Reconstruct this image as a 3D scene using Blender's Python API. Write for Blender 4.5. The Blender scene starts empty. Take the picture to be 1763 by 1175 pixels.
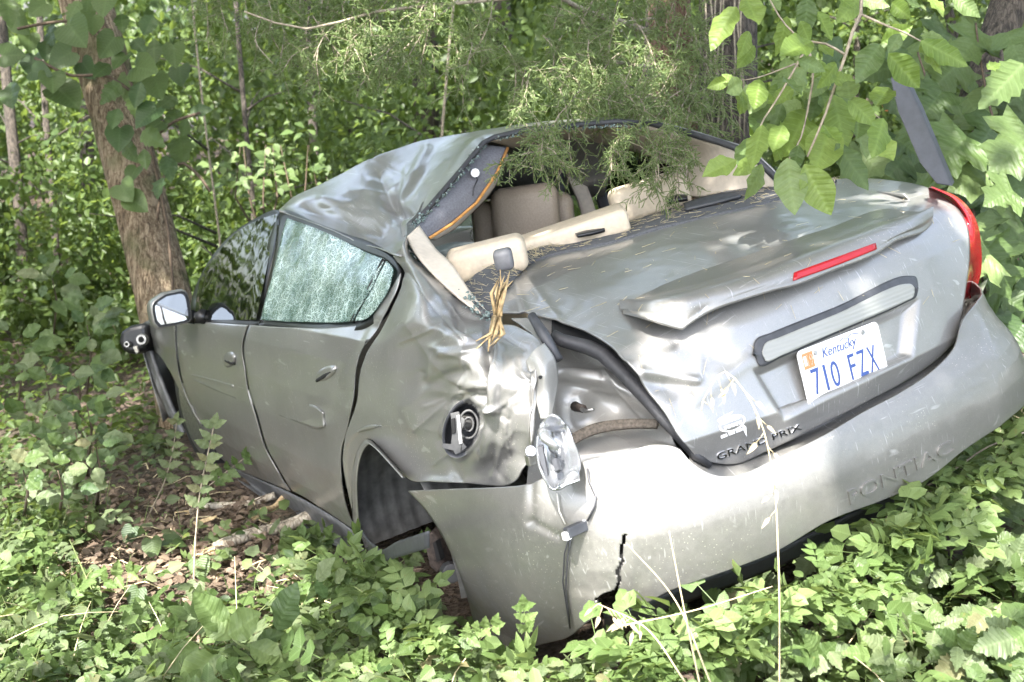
import bpy, math, random
import numpy as np
from mathutils import Matrix, Vector, Quaternion
from mathutils.bvhtree import BVHTree
random.seed(7); RNG = np.random.default_rng(11)
S = bpy.context.scene; COL = S.collection

# ---------------------------------------------------------------- camera, light, exposure
PITCH = math.radians(16.5)
FPX = 1912.28; PW, PH = 1763.0, 1175.0
CAM = np.array([0.0, 0.0, 1.62])
Rcw = np.array([[1, 0, 0], [0, -math.sin(PITCH), -math.cos(PITCH)], [0, math.cos(PITCH), -math.sin(PITCH)]])   # world -> camera (right, down, forward)
Rcar = np.array([[0.84033856, -0.50768391, -0.18996881], [-0.26295183, -0.07533129, -0.96186357], [0.47401207, 0.85824369, -0.19680021]])
Ccar = np.array([-2.14391648, -3.19349566, 1.58466923])           # the camera in the car's own coordinates
Rwc = Rcw.T @ Rcar                                                  # car -> world
CAR0 = CAM + Rwc @ (-Ccar)
cd = bpy.data.cameras.new('camera'); cam = bpy.data.objects.new('camera', cd); COL.objects.link(cam)
cam.location = CAM; cam.rotation_euler = (math.pi / 2 - PITCH, 0, 0)
cd.sensor_width = 36; cd.lens = 36 * FPX / PW; cd.clip_end = 400; cd.clip_start = 0.05
cd.dof.use_dof = True; cd.dof.focus_distance = 3.3; cd.dof.aperture_fstop = 5.0
S.camera = cam
SUN_EL, SUN_AZ = math.radians(57), math.radians(207)               # azimuth from +Y clockwise: behind the camera, to the left
sunv = np.array([math.sin(SUN_AZ) * math.cos(SUN_EL), math.cos(SUN_AZ) * math.cos(SUN_EL), math.sin(SUN_EL)])
W = bpy.data.worlds.new('World'); S.world = W; W.use_nodes = True
nt = W.node_tree; bg = nt.nodes['Background']; sk = nt.nodes.new('ShaderNodeTexSky')
sk.sky_type = 'NISHITA'; sk.sun_disc = False; sk.sun_elevation = SUN_EL; sk.sun_rotation = SUN_AZ; sk.dust_density = 3.0; sk.air_density = .9; sk.ozone_density = .8
hs = nt.nodes.new('ShaderNodeHueSaturation'); hs.inputs['Saturation'].default_value = .68; nt.links.new(sk.outputs[0], hs.inputs['Color']); nt.links.new(hs.outputs[0], bg.inputs[0]); bg.inputs[1].default_value = 0.15
sl = bpy.data.lights.new('sun', 'SUN'); sl.energy = 3.2; sl.angle = math.radians(0.5); sl.color = (1.0, 0.97, 0.92)
sun = bpy.data.objects.new('sun', sl); COL.objects.link(sun); sun.location = (-5, -10, 20)
sun.rotation_euler = Vector(sunv).to_track_quat('Z', 'Y').to_euler()
S.view_settings.view_transform = 'Standard'; S.view_settings.look = 'None'; S.view_settings.gamma = 1
S.view_settings.exposure = 2.85
S.cycles.max_bounces = 10; S.cycles.transparent_max_bounces = 16; S.cycles.diffuse_bounces = 5; S.cycles.use_denoising = True

# ---------------------------------------------------------------- helpers: objects
def tag(o, label=None, cat=None, group=None, kind=None):
    if label: o['label'] = label
    if cat: o['category'] = cat
    if group: o['group'] = group
    if kind: o['kind'] = kind
    return o
def empty(name, loc=(0, 0, 0), rot=None, label=None, cat=None, group=None):
    o = bpy.data.objects.new(name, None); COL.objects.link(o); o.location = loc; o.empty_display_size = .1
    if rot is not None: o.rotation_euler = rot
    return tag(o, label, cat, group)
def link(name, me, mat=None, parent=None):
    o = bpy.data.objects.new(name, me); COL.objects.link(o)
    if mat is not None and not me.materials: me.materials.append(mat)
    if parent is not None: o.parent = parent
    return o
def mesh(name, V, F, uv=None, rnd=None, smooth=True):
    V = np.asarray(V, np.float32); me = bpy.data.meshes.new(name)
    if isinstance(F, np.ndarray):
        k = F.shape[1]; n = len(F)
        me.vertices.add(len(V)); me.vertices.foreach_set('co', V.ravel())
        me.loops.add(n * k); me.loops.foreach_set('vertex_index', F.astype(np.int32).ravel())
        me.polygons.add(n); me.polygons.foreach_set('loop_start', np.arange(0, n * k, k, dtype=np.int32))
        me.update(calc_edges=True)
    else:
        me.from_pydata(V.tolist(), [], [tuple(f) for f in F])
    if uv is not None:
        l = me.uv_layers.new(name='uv'); idx = np.empty(len(me.loops), np.int32); me.loops.foreach_get('vertex_index', idx)
        l.data.foreach_set('uv', np.asarray(uv, np.float32)[idx].ravel())
    if rnd is not None:
        a = me.attributes.new('rnd', 'FLOAT', 'POINT'); a.data.foreach_set('value', np.asarray(rnd, np.float32))
    if smooth: me.polygons.foreach_set('use_smooth', np.ones(len(me.polygons), bool))
    me.update(); return me
class MB:
    """collects shapes into one mesh"""
    def __init__(s): s.v = []; s.f = []
    def add(s, V, F):
        b = len(s.v); s.v += [tuple(map(float, q)) for q in V]; s.f += [tuple(i + b for i in f) for f in F]; return s
    def tube(s, pts, r, n=6, caps=True):
        P = [np.array(q, float) for q in pts]; rs = r if hasattr(r, '__len__') else [r] * len(P); V = []
        up = np.array([.13, .21, .97])
        for i, q in enumerate(P):
            t = P[min(i + 1, len(P) - 1)] - P[max(i - 1, 0)]; t = t / (np.linalg.norm(t) + 1e-9)
            a = np.cross(t, up)
            if np.linalg.norm(a) < .1: a = np.cross(t, [1, 0, 0])
            a /= np.linalg.norm(a); b = np.cross(t, a)
            for k in range(n):
                w = 2 * math.pi * k / n; V.append(q + rs[i] * (math.cos(w) * a + math.sin(w) * b))
        F = [(i * n + k, i * n + (k + 1) % n, (i + 1) * n + (k + 1) % n, (i + 1) * n + k) for i in range(len(P) - 1) for k in range(n)]
        if caps: F += [tuple(range(n))[::-1], tuple((len(P) - 1) * n + k for k in range(n))]
        return s.add(V, F)
    def box(s, c, ax, h):
        c = np.array(c, float); ax = np.array(ax, float)
        V = [c + sx * h[0] * ax[0] + sy * h[1] * ax[1] + sz * h[2] * ax[2] for sx in (-1, 1) for sy in (-1, 1) for sz in (-1, 1)]
        return s.add(V, [(0, 1, 3, 2), (4, 6, 7, 5), (0, 4, 5, 1), (2, 3, 7, 6), (0, 2, 6, 4), (1, 5, 7, 3)])
    def prism(s, poly, off):
        n = len(poly); poly = [np.array(q, float) for q in poly]; off = np.array(off, float)
        return s.add(poly + [q + off for q in poly], [tuple(range(n)), tuple(range(2 * n - 1, n - 1, -1))] + [(i, i + n, (i + 1) % n + n, (i + 1) % n) for i in range(n)])
    def build(s, name, mat, parent=None, smooth=False, bevel=0, seg=2, sub=0):
        me = mesh(name, s.v, s.f, smooth=smooth or bevel > 0 or sub > 0); o = link(name, me, mat, parent)
        if bevel:
            m = o.modifiers.new('bevel', 'BEVEL'); m.width = bevel; m.segments = seg; m.limit_method = 'ANGLE'
            me.polygons.foreach_set('use_smooth', np.zeros(len(me.polygons), bool)) if not smooth else None
        if sub:
            m = o.modifiers.new('sub', 'SUBSURF'); m.levels = m.render_levels = sub
        return o
I3 = np.eye(3)
def spline(P, n):
    """smooth curve through points, resampled to n by chord length"""
    P = np.asarray(P, float)
    if len(P) == 1: return np.repeat(P, n, 0)
    t = np.concatenate([[0], np.cumsum(np.linalg.norm(np.diff(P, axis=0), axis=1) ** .75 + 1e-6)]); t /= t[-1]
    return hermite(t, P, np.linspace(0, 1, n))
def hermite(t, P, u):
    d = np.diff(P, axis=0) / np.diff(t).reshape((-1,) + (1,) * (P.ndim - 1)); m = np.zeros_like(P); m[0] = d[0]; m[-1] = d[-1]
    if len(P) > 2:
        h = np.diff(t); w = (h[1:] / (h[1:] + h[:-1])).reshape((-1,) + (1,) * (P.ndim - 1)); m[1:-1] = w * d[:-1] + (1 - w) * d[1:]
    i = np.clip(np.searchsorted(t, u, 'right') - 1, 0, len(t) - 2); h = (t[i + 1] - t[i]); s = (u - t[i]) / h
    sh = (-1,) + (1,) * (P.ndim - 1); s = s.reshape(sh); h = h.reshape(sh)
    return (2 * s**3 - 3 * s**2 + 1) * P[i] + (s**3 - 2 * s**2 + s) * h * m[i] + (-2 * s**3 + 3 * s**2) * P[i + 1] + (s**3 - s**2) * h * m[i + 1]
def hash3(i, j, k):
    n = (i * 374761393 + j * 668265263 + k * 1274126177) & 0x7fffffff
    n = ((n ^ (n >> 13)) * 1274126177) & 0x7fffffff
    return ((n ^ (n >> 16)) & 0xffff) / 65535.0
def noise(P, scale=1.0, seed=0):
    """value noise in -1..1 for an array of points"""
    Q = np.asarray(P, float) * scale + seed * 17.3; I = np.floor(Q).astype(np.int64); f = Q - I; f = f * f * (3 - 2 * f); r = 0
    for a in (0, 1):
        for b in (0, 1):
            for c in (0, 1):
                w = (f[..., 0] if a else 1 - f[..., 0]) * (f[..., 1] if b else 1 - f[..., 1]) * (f[..., 2] if c else 1 - f[..., 2])
                r = r + w * hash3(I[..., 0] + a, I[..., 1] + b, I[..., 2] + c)
    return r * 2 - 1
# ---------------------------------------------------------------- where a line of sight meets a surface of the car (car coordinates: x right, y forward, z up)
def ray(px, py):
    q = np.stack([(np.asarray(px, float) - PW / 2) / FPX, (np.asarray(py, float) - PH / 2) / FPX, np.ones_like(np.asarray(px, float))], -1)
    return q @ Rcar
def at(px, py, ax, v):
    d = ray(px, py)
    if ax == 'D': return Ccar + d * v
    i = 'XYZ'.index(ax); return Ccar + d * ((v - Ccar[i]) / d[i])
def xs(Y, Z):
    z = np.interp(Z, [0.1, .2, .3, .45, .6, .75, .9, .98, 1.02, 1.12, 1.25, 1.33, 1.40], [.82, .85, .88, .905, .912, .908, .893, .872, .835, .775, .69, .63, .55])
    return z - .26 * np.clip(-Y - .15, 0, 2) ** 2 - .06 * np.clip(Y - 2.3, 0, 2) ** 2
def F_S(P, off=0): return P[..., 0] + xs(P[..., 1], P[..., 2]) + off
def F_R(P, off=0): return P[..., 1] - (np.interp(P[..., 2], [.55, .66, .72, .85, .95, 1.02, 1.08], [-1.085, -1.10, -1.115, -1.08, -1.045, -1.01, -.97]) + .2 * P[..., 0] ** 2 + off)
def F_B(P, off=0): return 1 - ((np.abs(P[..., 0]) / (.93 + off * .6)) ** 4.2 + (np.abs(np.minimum(P[..., 1] + .2, 0)) / (1.0 + off)) ** 4.2)
def F_T(P, off=0): return (1.06 + .085 * P[..., 0] + off) - P[..., 2]
SURF = {'S': F_S, 'R': F_R, 'B': F_B}
def hit(px, py, F, off=0, t0=1.6, t1=8.5):
    px = np.asarray(px, float); py = np.asarray(py, float); d = ray(px, py); ts = np.linspace(t0, t1, 260); off = np.asarray(off, float)
    prev = F(Ccar + d * t0, off); lo = np.full(px.shape, t1); done = np.zeros(px.shape, bool)
    for t in ts[1:]:
        cur = F(Ccar + d * t, off); k = (~done) & (prev < 0) & (cur >= 0); lo[k] = t - (ts[1] - ts[0]); done |= k; prev = cur
    a = lo.copy(); b = lo + (ts[1] - ts[0])
    for _ in range(18):
        m = (a + b) / 2; k = F(Ccar + d * m[..., None], off) < 0; a = np.where(k, m, a); b = np.where(k, b, m)
    return Ccar + d * a[..., None]
def pt(q):
    """control point: (px, py, code, value); code X/Y/Z/D a coordinate, S/R/B/T a body surface with an offset"""
    px, py, c = q[:3]; v = q[3] if len(q) > 3 else 0
    if c in 'XYZD': return at(px, py, c, v)
    return hit(np.array([px]), np.array([py]), SURF[c], v)[0]
def to_px(P):
    c = (P - Ccar) @ Rcar.T; return PW / 2 + FPX * c[..., 0] / c[..., 2], PH / 2 + FPX * c[..., 1] / c[..., 2]
def grid_normals(G):
    a = np.gradient(G, axis=0); b = np.gradient(G, axis=1); n = np.cross(b, a); n /= np.linalg.norm(n, axis=-1, keepdims=True) + 1e-9
    if ((Ccar - G) * n).sum(-1).mean() < 0: n = -n
    return n
def grid_from_rows(rows, nu, nv):
    C = np.stack([spline([pt(q) for q in r], nu) for r in rows])                 # R x nu x 3
    t = np.concatenate([[0], np.cumsum(np.linalg.norm(np.diff(C, axis=0), axis=2).mean(1) + 1e-6)]); t /= t[-1]
    return hermite(t, C, np.linspace(0, 1, nv))
def poly_resample(P, n):
    P = np.asarray(P, float); t = np.concatenate([[0], np.cumsum(np.linalg.norm(np.diff(P, axis=0), axis=1))]); t /= t[-1]; u = np.linspace(0, 1, n)
    return np.stack([np.interp(u, t, P[:, k]) for k in range(P.shape[1])], 1)
def coons(top, bot, left, right, nu, nv):
    T, Bm, L, Rr = spline(top, nu), spline(bot, nu), spline(left, nv), spline(right, nv)
    u = np.linspace(0, 1, nu)[None, :, None]; v = np.linspace(0, 1, nv)[:, None, None]
    return (1 - v) * T[None] + v * Bm[None] + (1 - u) * L[:, None] + u * Rr[:, None] - ((1 - u) * (1 - v) * T[0] + u * (1 - v) * T[-1] + (1 - u) * v * Bm[0] + u * v * Bm[-1])
def patch(name, G, mat, parent, thick=.003, dents=None, holes=None, wav=.0012, flip=False):
    """a body panel from a grid of points; dents are pushed along the normal, holes leave faces out"""
    n = grid_normals(G); px, py = to_px(G)
    d = wav * noise(G, 9) + wav * .5 * noise(G, 23, 3)
    for e in dents or ():
        if e[0] == 'g': d = d + e[4] * np.exp(-(((px - e[1]) / e[3][0]) ** 2 + ((py - e[2]) / e[3][1]) ** 2))
        elif e[0] == 'l':
            a = np.array(e[1], float); b = np.array(e[2], float); ab = b - a; s = np.clip(((px - a[0]) * ab[0] + (py - a[1]) * ab[1]) / (ab @ ab), 0, 1)
            dd = np.hypot(px - a[0] - s * ab[0], py - a[1] - s * ab[1]); d = d + e[4] * np.exp(-(dd / e[3]) ** (e[5] if len(e) > 5 else 2))
        elif e[0] == 'n':
            m = np.exp(-(((px - e[1]) / e[3][0]) ** 2 + ((py - e[2]) / e[3][1]) ** 2) ** 2); q = noise(G, e[5], e[6]); d = d + e[4] * m * (1 - 2 * np.abs(q) ** .8)
        elif e[0] == 'v':                                            # crumpled sheet: shallow bowls that meet in sharp ridges
            r = np.random.default_rng(e[6]); sx, sy = e[3]; n_ = int(4 * sx * sy / e[5] ** 2) + 3; C = np.stack([r.uniform(e[1] - sx, e[1] + sx, n_), r.uniform(e[2] - sy, e[2] + sy, n_)], 1); f1 = np.full(px.shape, 1e9)
            for c in C: f1 = np.minimum(f1, ((px - c[0]) ** 2 + ((py - c[1]) * r.uniform(.7, 1.4)) ** 2) / e[5] ** 2)
            m = np.exp(-(((px - e[1]) / sx) ** 2 + ((py - e[2]) / sy) ** 2) ** 2); d = d + e[4] * m * (np.minimum(f1, 1.2) - .35)
        elif e[0] == 'f': d = d + e[1](px, py, G)
    G = G + n * d[..., None]; nv, nu = G.shape[:2]; idx = np.arange(nv * nu).reshape(nv, nu)
    F = np.stack([idx[:-1, :-1], idx[:-1, 1:], idx[1:, 1:], idx[1:, :-1]], -1).reshape(-1, 4)
    px, py = to_px(G); cx = px.ravel()[F].mean(1); cy = py.ravel()[F].mean(1)
    keep = np.ones(len(F), bool)
    for h in holes or (): keep &= ~h(cx, cy)
    F = F[keep]; V = G.reshape(-1, 3)
    fn = np.cross(V[F[:, 1]] - V[F[:, 0]], V[F[:, 3]] - V[F[:, 0]])
    if ((Ccar - V[F[:, 0]]) * fn).sum(1).mean() < 0: F = F[:, ::-1].copy()
    used = np.unique(F); mp = np.full(len(V), -1); mp[used] = np.arange(len(used)); me = mesh(name, V[used], mp[F])
    o = link(name, me, mat, parent); o['grid'] = 0; del o['grid']
    if thick:
        m = o.modifiers.new('thickness', 'SOLIDIFY'); m.thickness = thick; m.offset = -1
    o_grid[o.name] = G; return o
o_grid = {}
def in_ellipse(cx, cy, a, b, ang=0):
    c, s = math.cos(ang), math.sin(ang)
    return lambda x, y: (((x - cx) * c + (y - cy) * s) / a) ** 2 + ((-(x - cx) * s + (y - cy) * c) / b) ** 2 < 1
def near_line(P, w):
    P = np.array(P, float)
    def f(x, y):
        r = np.full(np.shape(x), 1e9)
        for a, b in zip(P[:-1], P[1:]):
            ab = b - a; s = np.clip(((x - a[0]) * ab[0] + (y - a[1]) * ab[1]) / (ab @ ab), 0, 1); r = np.minimum(r, np.hypot(x - a[0] - s * ab[0], y - a[1] - s * ab[1]))
        return r < w
    return f
def poly_mesh(name, pts3, off, mat, parent, bevel=0):
    return MB().prism(pts3, off).build(name, mat, parent, bevel=bevel)
def rbox(name, c, ax, h, mat, parent, r=.05, sub=2):
    """a cushion-like rounded box"""
    mb = MB().box(c, ax, h); o = mb.build(name, mat, parent, smooth=True)
    m = o.modifiers.new('bevel', 'BEVEL'); m.width = r; m.segments = 5; m.limit_method = 'NONE'
    return o
# world-space counterparts
def wat(px, py, D): return CAM + D * (np.array([(px - PW / 2) / FPX, (py - PH / 2) / FPX, 1.0]) @ Rcw)
NRM = Rwc @ np.array([0, 0, 1.0])
def gz(x, y):
    x = np.asarray(x, float); y = np.asarray(y, float); dx = x - CAR0[0]; dy = y - CAR0[1]
    z = CAR0[2] - (NRM[0] * 4.2 * np.tanh(dx / 4.2) + NRM[1] * 9 * np.tanh(dy / 9)) / NRM[2]
    Q = np.stack([x, y, 0 * x], -1); return z + .05 * noise(Q, .8, 5) + .02 * noise(Q, 2.7, 6) + .03
def ground_at(px, py):
    d = np.array([(px - PW / 2) / FPX, (py - PH / 2) / FPX, 1.0]) @ Rcw; t = 1.5
    while t < 40:
        q = CAM + d * t
        if q[2] < gz(q[0], q[1]): break
        t += .02
    return CAM + d * t
def car_w(P): return CAR0 + np.asarray(P) @ Rwc.T
# ---------------------------------------------------------------- materials
class NT:
    def __init__(s, name):
        s.m = bpy.data.materials.new(name); s.m.use_nodes = True; s.t = s.m.node_tree; s.t.nodes.clear(); s.out = s.n('OutputMaterial')
    def n(s, typ, **kw):
        o = s.t.nodes.new('ShaderNode' + typ)
        for k, v in kw.items(): setattr(o, k, v)
        return o
    def l(s, a, b): s.t.links.new(a, b)
    def tex(s, typ, scale, coord='Object', vec=None, **kw):
        o = s.n('Tex' + typ)
        for k, v in kw.items():
            if k in o.inputs: o.inputs[k].default_value = v
            else: setattr(o, k, v)
        o.inputs['Scale'].default_value = scale
        if vec is None: vec = s.n('TexCoord').outputs[coord]
        s.l(vec, o.inputs['Vector']); return o
    def mapping(s, scale, rot=(0, 0, 0), coord='Object'):
        m = s.n('Mapping'); m.inputs['Scale'].default_value = scale; m.inputs['Rotation'].default_value = rot; s.l(s.n('TexCoord').outputs[coord], m.inputs['Vector']); return m.outputs[0]
    def ramp(s, fac, stops):
        r = s.n('ValToRGB'); e = r.color_ramp.elements
        while len(e) < len(stops): e.new(.5)
        for i, (p, c) in enumerate(stops): e[i].position = p; e[i].color = tuple(c) + (1,) if hasattr(c, '__len__') else (c, c, c, 1)
        s.l(fac, r.inputs[0]); return r.outputs[0]
    def mix(s, fac, a, b, blend='MIX'):
        m = s.n('Mix', data_type='RGBA', blend_type=blend)
        for inp, v in ((m.inputs[0], fac), (m.inputs[6], a), (m.inputs[7], b)):
            if hasattr(v, 'links') or hasattr(v, 'is_linked'): s.l(v, inp)
            else: inp.default_value = v if not hasattr(v, '__len__') else (tuple(v) + (1,))[:4]
        return m.outputs[2]
    def math(s, op, a, b=0.0, clamp=False):
        m = s.n('Math', operation=op, use_clamp=clamp)
        for i, v in enumerate((a, b)):
            if hasattr(v, 'is_linked'): s.l(v, m.inputs[i])
            else: m.inputs[i].default_value = v
        return m.outputs[0]
    def bump(s, h, strength=.3, dist=.01):
        b = s.n('Bump'); b.inputs['Strength'].default_value = strength; b.inputs['Distance'].default_value = dist; s.l(h, b.inputs['Height']); return b.outputs[0]
    def bsdf(s, **kw):
        b = s.n('BsdfPrincipled')
        for k, v in kw.items():
            k = k.replace('_', ' ')
            if hasattr(v, 'is_linked'): s.l(v, b.inputs[k])
            else: b.inputs[k].default_value = tuple(v) + (1,) if hasattr(v, '__len__') and len(v) == 3 else v
        return b
    def done(s, sh): s.l(sh if hasattr(sh, 'is_linked') else sh.outputs[0], s.out.inputs[0]); return s.m
def simple(name, col, rough=.6, metal=0.0, noise_amt=.25, scale=40, bump=.15, **kw):
    t = NT(name); n = t.tex('Noise', scale, Detail=6.0)
    c = t.mix(t.ramp(n.outputs[0], [(.3, 1 - noise_amt), (.7, 1 + noise_amt * .5)]), (0, 0, 0), (0, 0, 0)) if 0 else None
    f = t.ramp(n.outputs[0], [(.3, (col[0] * (1 - noise_amt), col[1] * (1 - noise_amt), col[2] * (1 - noise_amt))), (.7, tuple(min(1, q * (1 + noise_amt * .6)) for q in col))])
    return t.done(t.bsdf(Base_Color=f, Roughness=rough, Metallic=metal, Normal=t.bump(n.outputs[0], bump, .004), **kw))
M = {}
def mk_paint(name, col, dust=.26, rough=.30):
    t = NT(name)
    big = t.tex('Noise', 3.0, Detail=5.0); fine = t.tex('Noise', 900.0, Detail=2.0); mid = t.tex('Noise', 60.0, Detail=8.0, Roughness=.75)
    sc = t.tex('Noise', 1.0, vec=t.mapping((150, 6, 22), (.4, .7, .5)), Detail=2.0)
    sc2 = t.tex('Noise', 1.0, vec=t.mapping((8, 170, 26), (.2, .3, 1.1)), Detail=2.0); spk = t.tex('Voronoi', 95.0); spk2 = t.tex('Noise', 5.0, Detail=4.0)
    scr = t.math('MULTIPLY', t.math('ADD', t.ramp(sc.outputs[0], [(.66, 0), (.72, 1)]), t.ramp(sc2.outputs[0], [(.67, 0), (.73, 1)]), True), t.ramp(big.outputs[0], [(.38, .1), (.55, 1)]))
    flake = t.mix(t.ramp(fine.outputs[0], [(.35, 0), (.65, 1)]), tuple(q * .86 for q in col), tuple(q * 1.12 for q in col))
    dirt = t.math('MULTIPLY', t.ramp(mid.outputs[0], [(.38, .25), (.75, .8)]), t.ramp(big.outputs[0], [(.3, .3), (.7, 1)]))
    c = t.mix(t.math('MULTIPLY', dirt, dust), flake, (.42, .40, .34))
    c = t.mix(t.math('MULTIPLY', scr, .4), c, (.62, .62, .60)); dots = t.math('MULTIPLY', t.ramp(spk.outputs[0], [(.10, 1), (.17, 0)]), t.ramp(spk2.outputs[0], [(.50, 0), (.62, .8)])); c = t.mix(dots, c, (.55, .53, .44))
    sz = t.n('SeparateXYZ'); t.l(t.n('TexCoord').outputs['Object'], sz.inputs[0]); mudn = t.tex('Noise', 14.0, Detail=8.0, Roughness=.7)
    mud = t.math('MULTIPLY', t.ramp(t.math('ADD', sz.outputs[2], t.math('MULTIPLY', mudn.outputs[0], .5)), [(.42, 1), (.82, 0)]), t.ramp(mudn.outputs[0], [(.40, 0), (.62, .55)])); c = t.mix(mud, c, (.17, .14, .105)); dirt = t.math('ADD', dirt, mud, True)
    ro = t.math('ADD', t.math('MULTIPLY', dirt, .22), rough)
    b = t.bsdf(Base_Color=c, Metallic=t.math('SUBTRACT', .60, t.math('MULTIPLY', dirt, .4)), Roughness=ro, Coat_Weight=.6, Coat_Roughness=t.math('ADD', .05, t.math('MULTIPLY', dirt, .25)), Normal=t.bump(mid.outputs[0], .05, .002))
    return t.done(b)
M['paint'] = mk_paint('silver_paint', (.252, .248, .238))
M['bumper'] = mk_paint('silver_bumper_paint', (.205, .20, .188), .3, .36)
M['primer'] = mk_paint('inner_panel_paint', (.36, .355, .335), .8, .45)
M['plastic'] = simple('grey_plastic', (.045, .047, .052), .5)
M['sill'] = simple('grey_sill_plastic', (.13, .13, .135), .5, noise_amt=.35, scale=25)
M['black'] = simple('black_trim', (.012, .012, .013), .35, bump=.05)
M['rubber'] = simple('black_rubber', (.034, .034, .036), .55, scale=90)
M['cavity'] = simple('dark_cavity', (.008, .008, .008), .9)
M['liner'] = simple('dusty_liner', (.12, .118, .11), .85, noise_amt=.45, scale=22, bump=.4)
M['shelf'] = simple('grey_shelf_felt', (.085, .087, .092), .9, scale=120, bump=.3)
M['felt'] = simple('headliner_back_felt', (.17, .17, .185), .95, scale=150, bump=.4)
M['cream'] = simple('cream_leather', (.56, .47, .35), .5, noise_amt=.12, scale=60, bump=.12)
M['tan'] = simple('tan_vinyl', (.33, .27, .205), .5, noise_amt=.15, scale=160, bump=.25)
M['beige'] = simple('beige_trim', (.56, .49, .40), .6, noise_amt=.1, scale=60, bump=.1)
M['orange'] = simple('orange_edge', (.55, .26, .07), .8)
M['chrome'] = simple('chrome', (.75, .75, .76), .14, 1.0, noise_amt=.15, bump=.03)
M['steel'] = simple('dull_steel', (.42, .41, .39), .4, .9, noise_amt=.4, scale=50)
M['reflector'] = simple('lamp_reflector', (.36, .37, .385), .24, .8, noise_amt=.15, scale=30, bump=.1)
M['hinge'] = simple('grey_hinge_plate', (.065, .065, .063), .6, .0, noise_amt=.4, scale=40)
M['rust'] = simple('rusty_steel', (.05, .037, .03), .8, .2, noise_amt=.6, scale=80, bump=.5)
M['foam'] = simple('brown_foam_strip', (.16, .135, .105), .95, noise_amt=.5, scale=120, bump=.6)
M['white'] = simple('white_plate', (.80, .80, .78), .35, noise_amt=.05, scale=30, bump=.03)
M['ink'] = simple('blue_ink', (.035, .07, .23), .45, noise_amt=.1)
M['skyblue'] = simple('light_blue_print', (.14, .30, .58), .4, noise_amt=.08)
M['sticker'] = simple('orange_sticker', (.72, .22, .09), .5, noise_amt=.1)
M['decal'] = simple('white_decal', (.83, .83, .81), .5, noise_amt=.06)
M['wire'] = simple('wire', (.05, .05, .055), .5)
M['wirew'] = simple('pale_wire', (.55, .52, .45), .5)
M['splinter'] = simple('splintered_wood', (.50, .36, .18), .75, noise_amt=.5, scale=60, bump=.6)
def glass_mat(name, tint, alpha_dark, rough=.03):
    t = NT(name); tr = t.n('BsdfTransparent'); tr.inputs[0].default_value = tuple(tint) + (1,)
    gl = t.n('BsdfGlossy'); gl.inputs['Roughness'].default_value = rough; gl.inputs[0].default_value = (.95, .97, .96, 1)
    fr = t.n('Fresnel'); fr.inputs[0].default_value = 1.32
    m = t.n('MixShader'); t.l(fr.outputs[0], m.inputs[0]); t.l(tr.outputs[0], m.inputs[1]); t.l(gl.outputs[0], m.inputs[2]); return t.done(m)
M['tint'] = glass_mat('tinted_window', (.05, .06, .053), .1)
M['clear'] = glass_mat('clear_window', (.72, .78, .74), .1)
def shattered():
    t = NT('shattered_glass'); co = t.n('TexCoord').outputs['Object']; nz = t.tex('Noise', 7.0, Detail=3.0)
    wv = t.n('VectorMath', operation='MULTIPLY_ADD'); wv.inputs[1].default_value = (.05, .05, .05); t.l(nz.outputs[1], wv.inputs[0]); t.l(co, wv.inputs[2])
    e1 = t.tex('Voronoi', 150.0, vec=wv.outputs[0], feature='DISTANCE_TO_EDGE'); e2 = t.tex('Voronoi', 26.0, vec=wv.outputs[0], feature='DISTANCE_TO_EDGE')
    cell = t.tex('Voronoi', 150.0, vec=wv.outputs[0]); n2 = t.tex('Noise', 6.0, Detail=5.0, Roughness=.65)
    line = t.math('MAXIMUM', t.ramp(e1.outputs[0], [(.02, 1), (.14, 0)]), t.ramp(e2.outputs[0], [(.015, 1), (.05, 0)]))
    dens = t.ramp(n2.outputs[0], [(.36, .05), (.62, 1)])
    col = t.mix(t.math('MULTIPLY', line, dens), (.055, .11, .095), (.62, .75, .70))
    col = t.mix(t.math('MULTIPLY', t.ramp(cell.outputs[1], [(.2, 0), (.9, 1)]), .2), col, (.42, .58, .53))
    b = t.bsdf(Base_Color=col, Roughness=.22, Coat_Weight=.4, Normal=t.bump(cell.outputs[1], .5, .003))
    tr = t.n('BsdfTransparent'); tr.inputs[0].default_value = (.55, .75, .68, 1); m = t.n('MixShader')
    t.l(t.math('SUBTRACT', .9, t.math('MULTIPLY', t.math('SUBTRACT', 1.0, line), .35)), m.inputs[0]); t.l(tr.outputs[0], m.inputs[1]); t.l(b.outputs[0], m.inputs[2]); return t.done(m)
M['shatter'] = shattered()
M['crumb'] = NT('glass_crumb'); M['crumb'] = M['crumb'].done(M['crumb'].bsdf(Base_Color=(.24, .31, .285), Roughness=.12, Transmission_Weight=.45, IOR=1.5))
def lens(name, col, rough=.12, rib=0):
    t = NT(name); b = t.bsdf(Base_Color=col, Roughness=rough, Coat_Weight=.25, Coat_Roughness=.05, Specular_IOR_Level=.35)
    if rib:
        w = t.tex('Wave', rib, vec=t.mapping((0, 0, 1)), bands_direction='Z'); t.l(t.bump(w.outputs[1], .25, .003), b.inputs['Normal'])
    return t.done(b)
M['red'] = lens('red_lens', (.33, .012, .018)); M['clearlens'] = lens('ribbed_clear_lens', (.24, .245, .225), .3, 30.0)
def mirror():
    t = NT('mirror_glass'); return t.done(t.bsdf(Base_Color=(.62, .63, .64), Metallic=1.0, Roughness=.02))
M['mirror'] = mirror()
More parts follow.
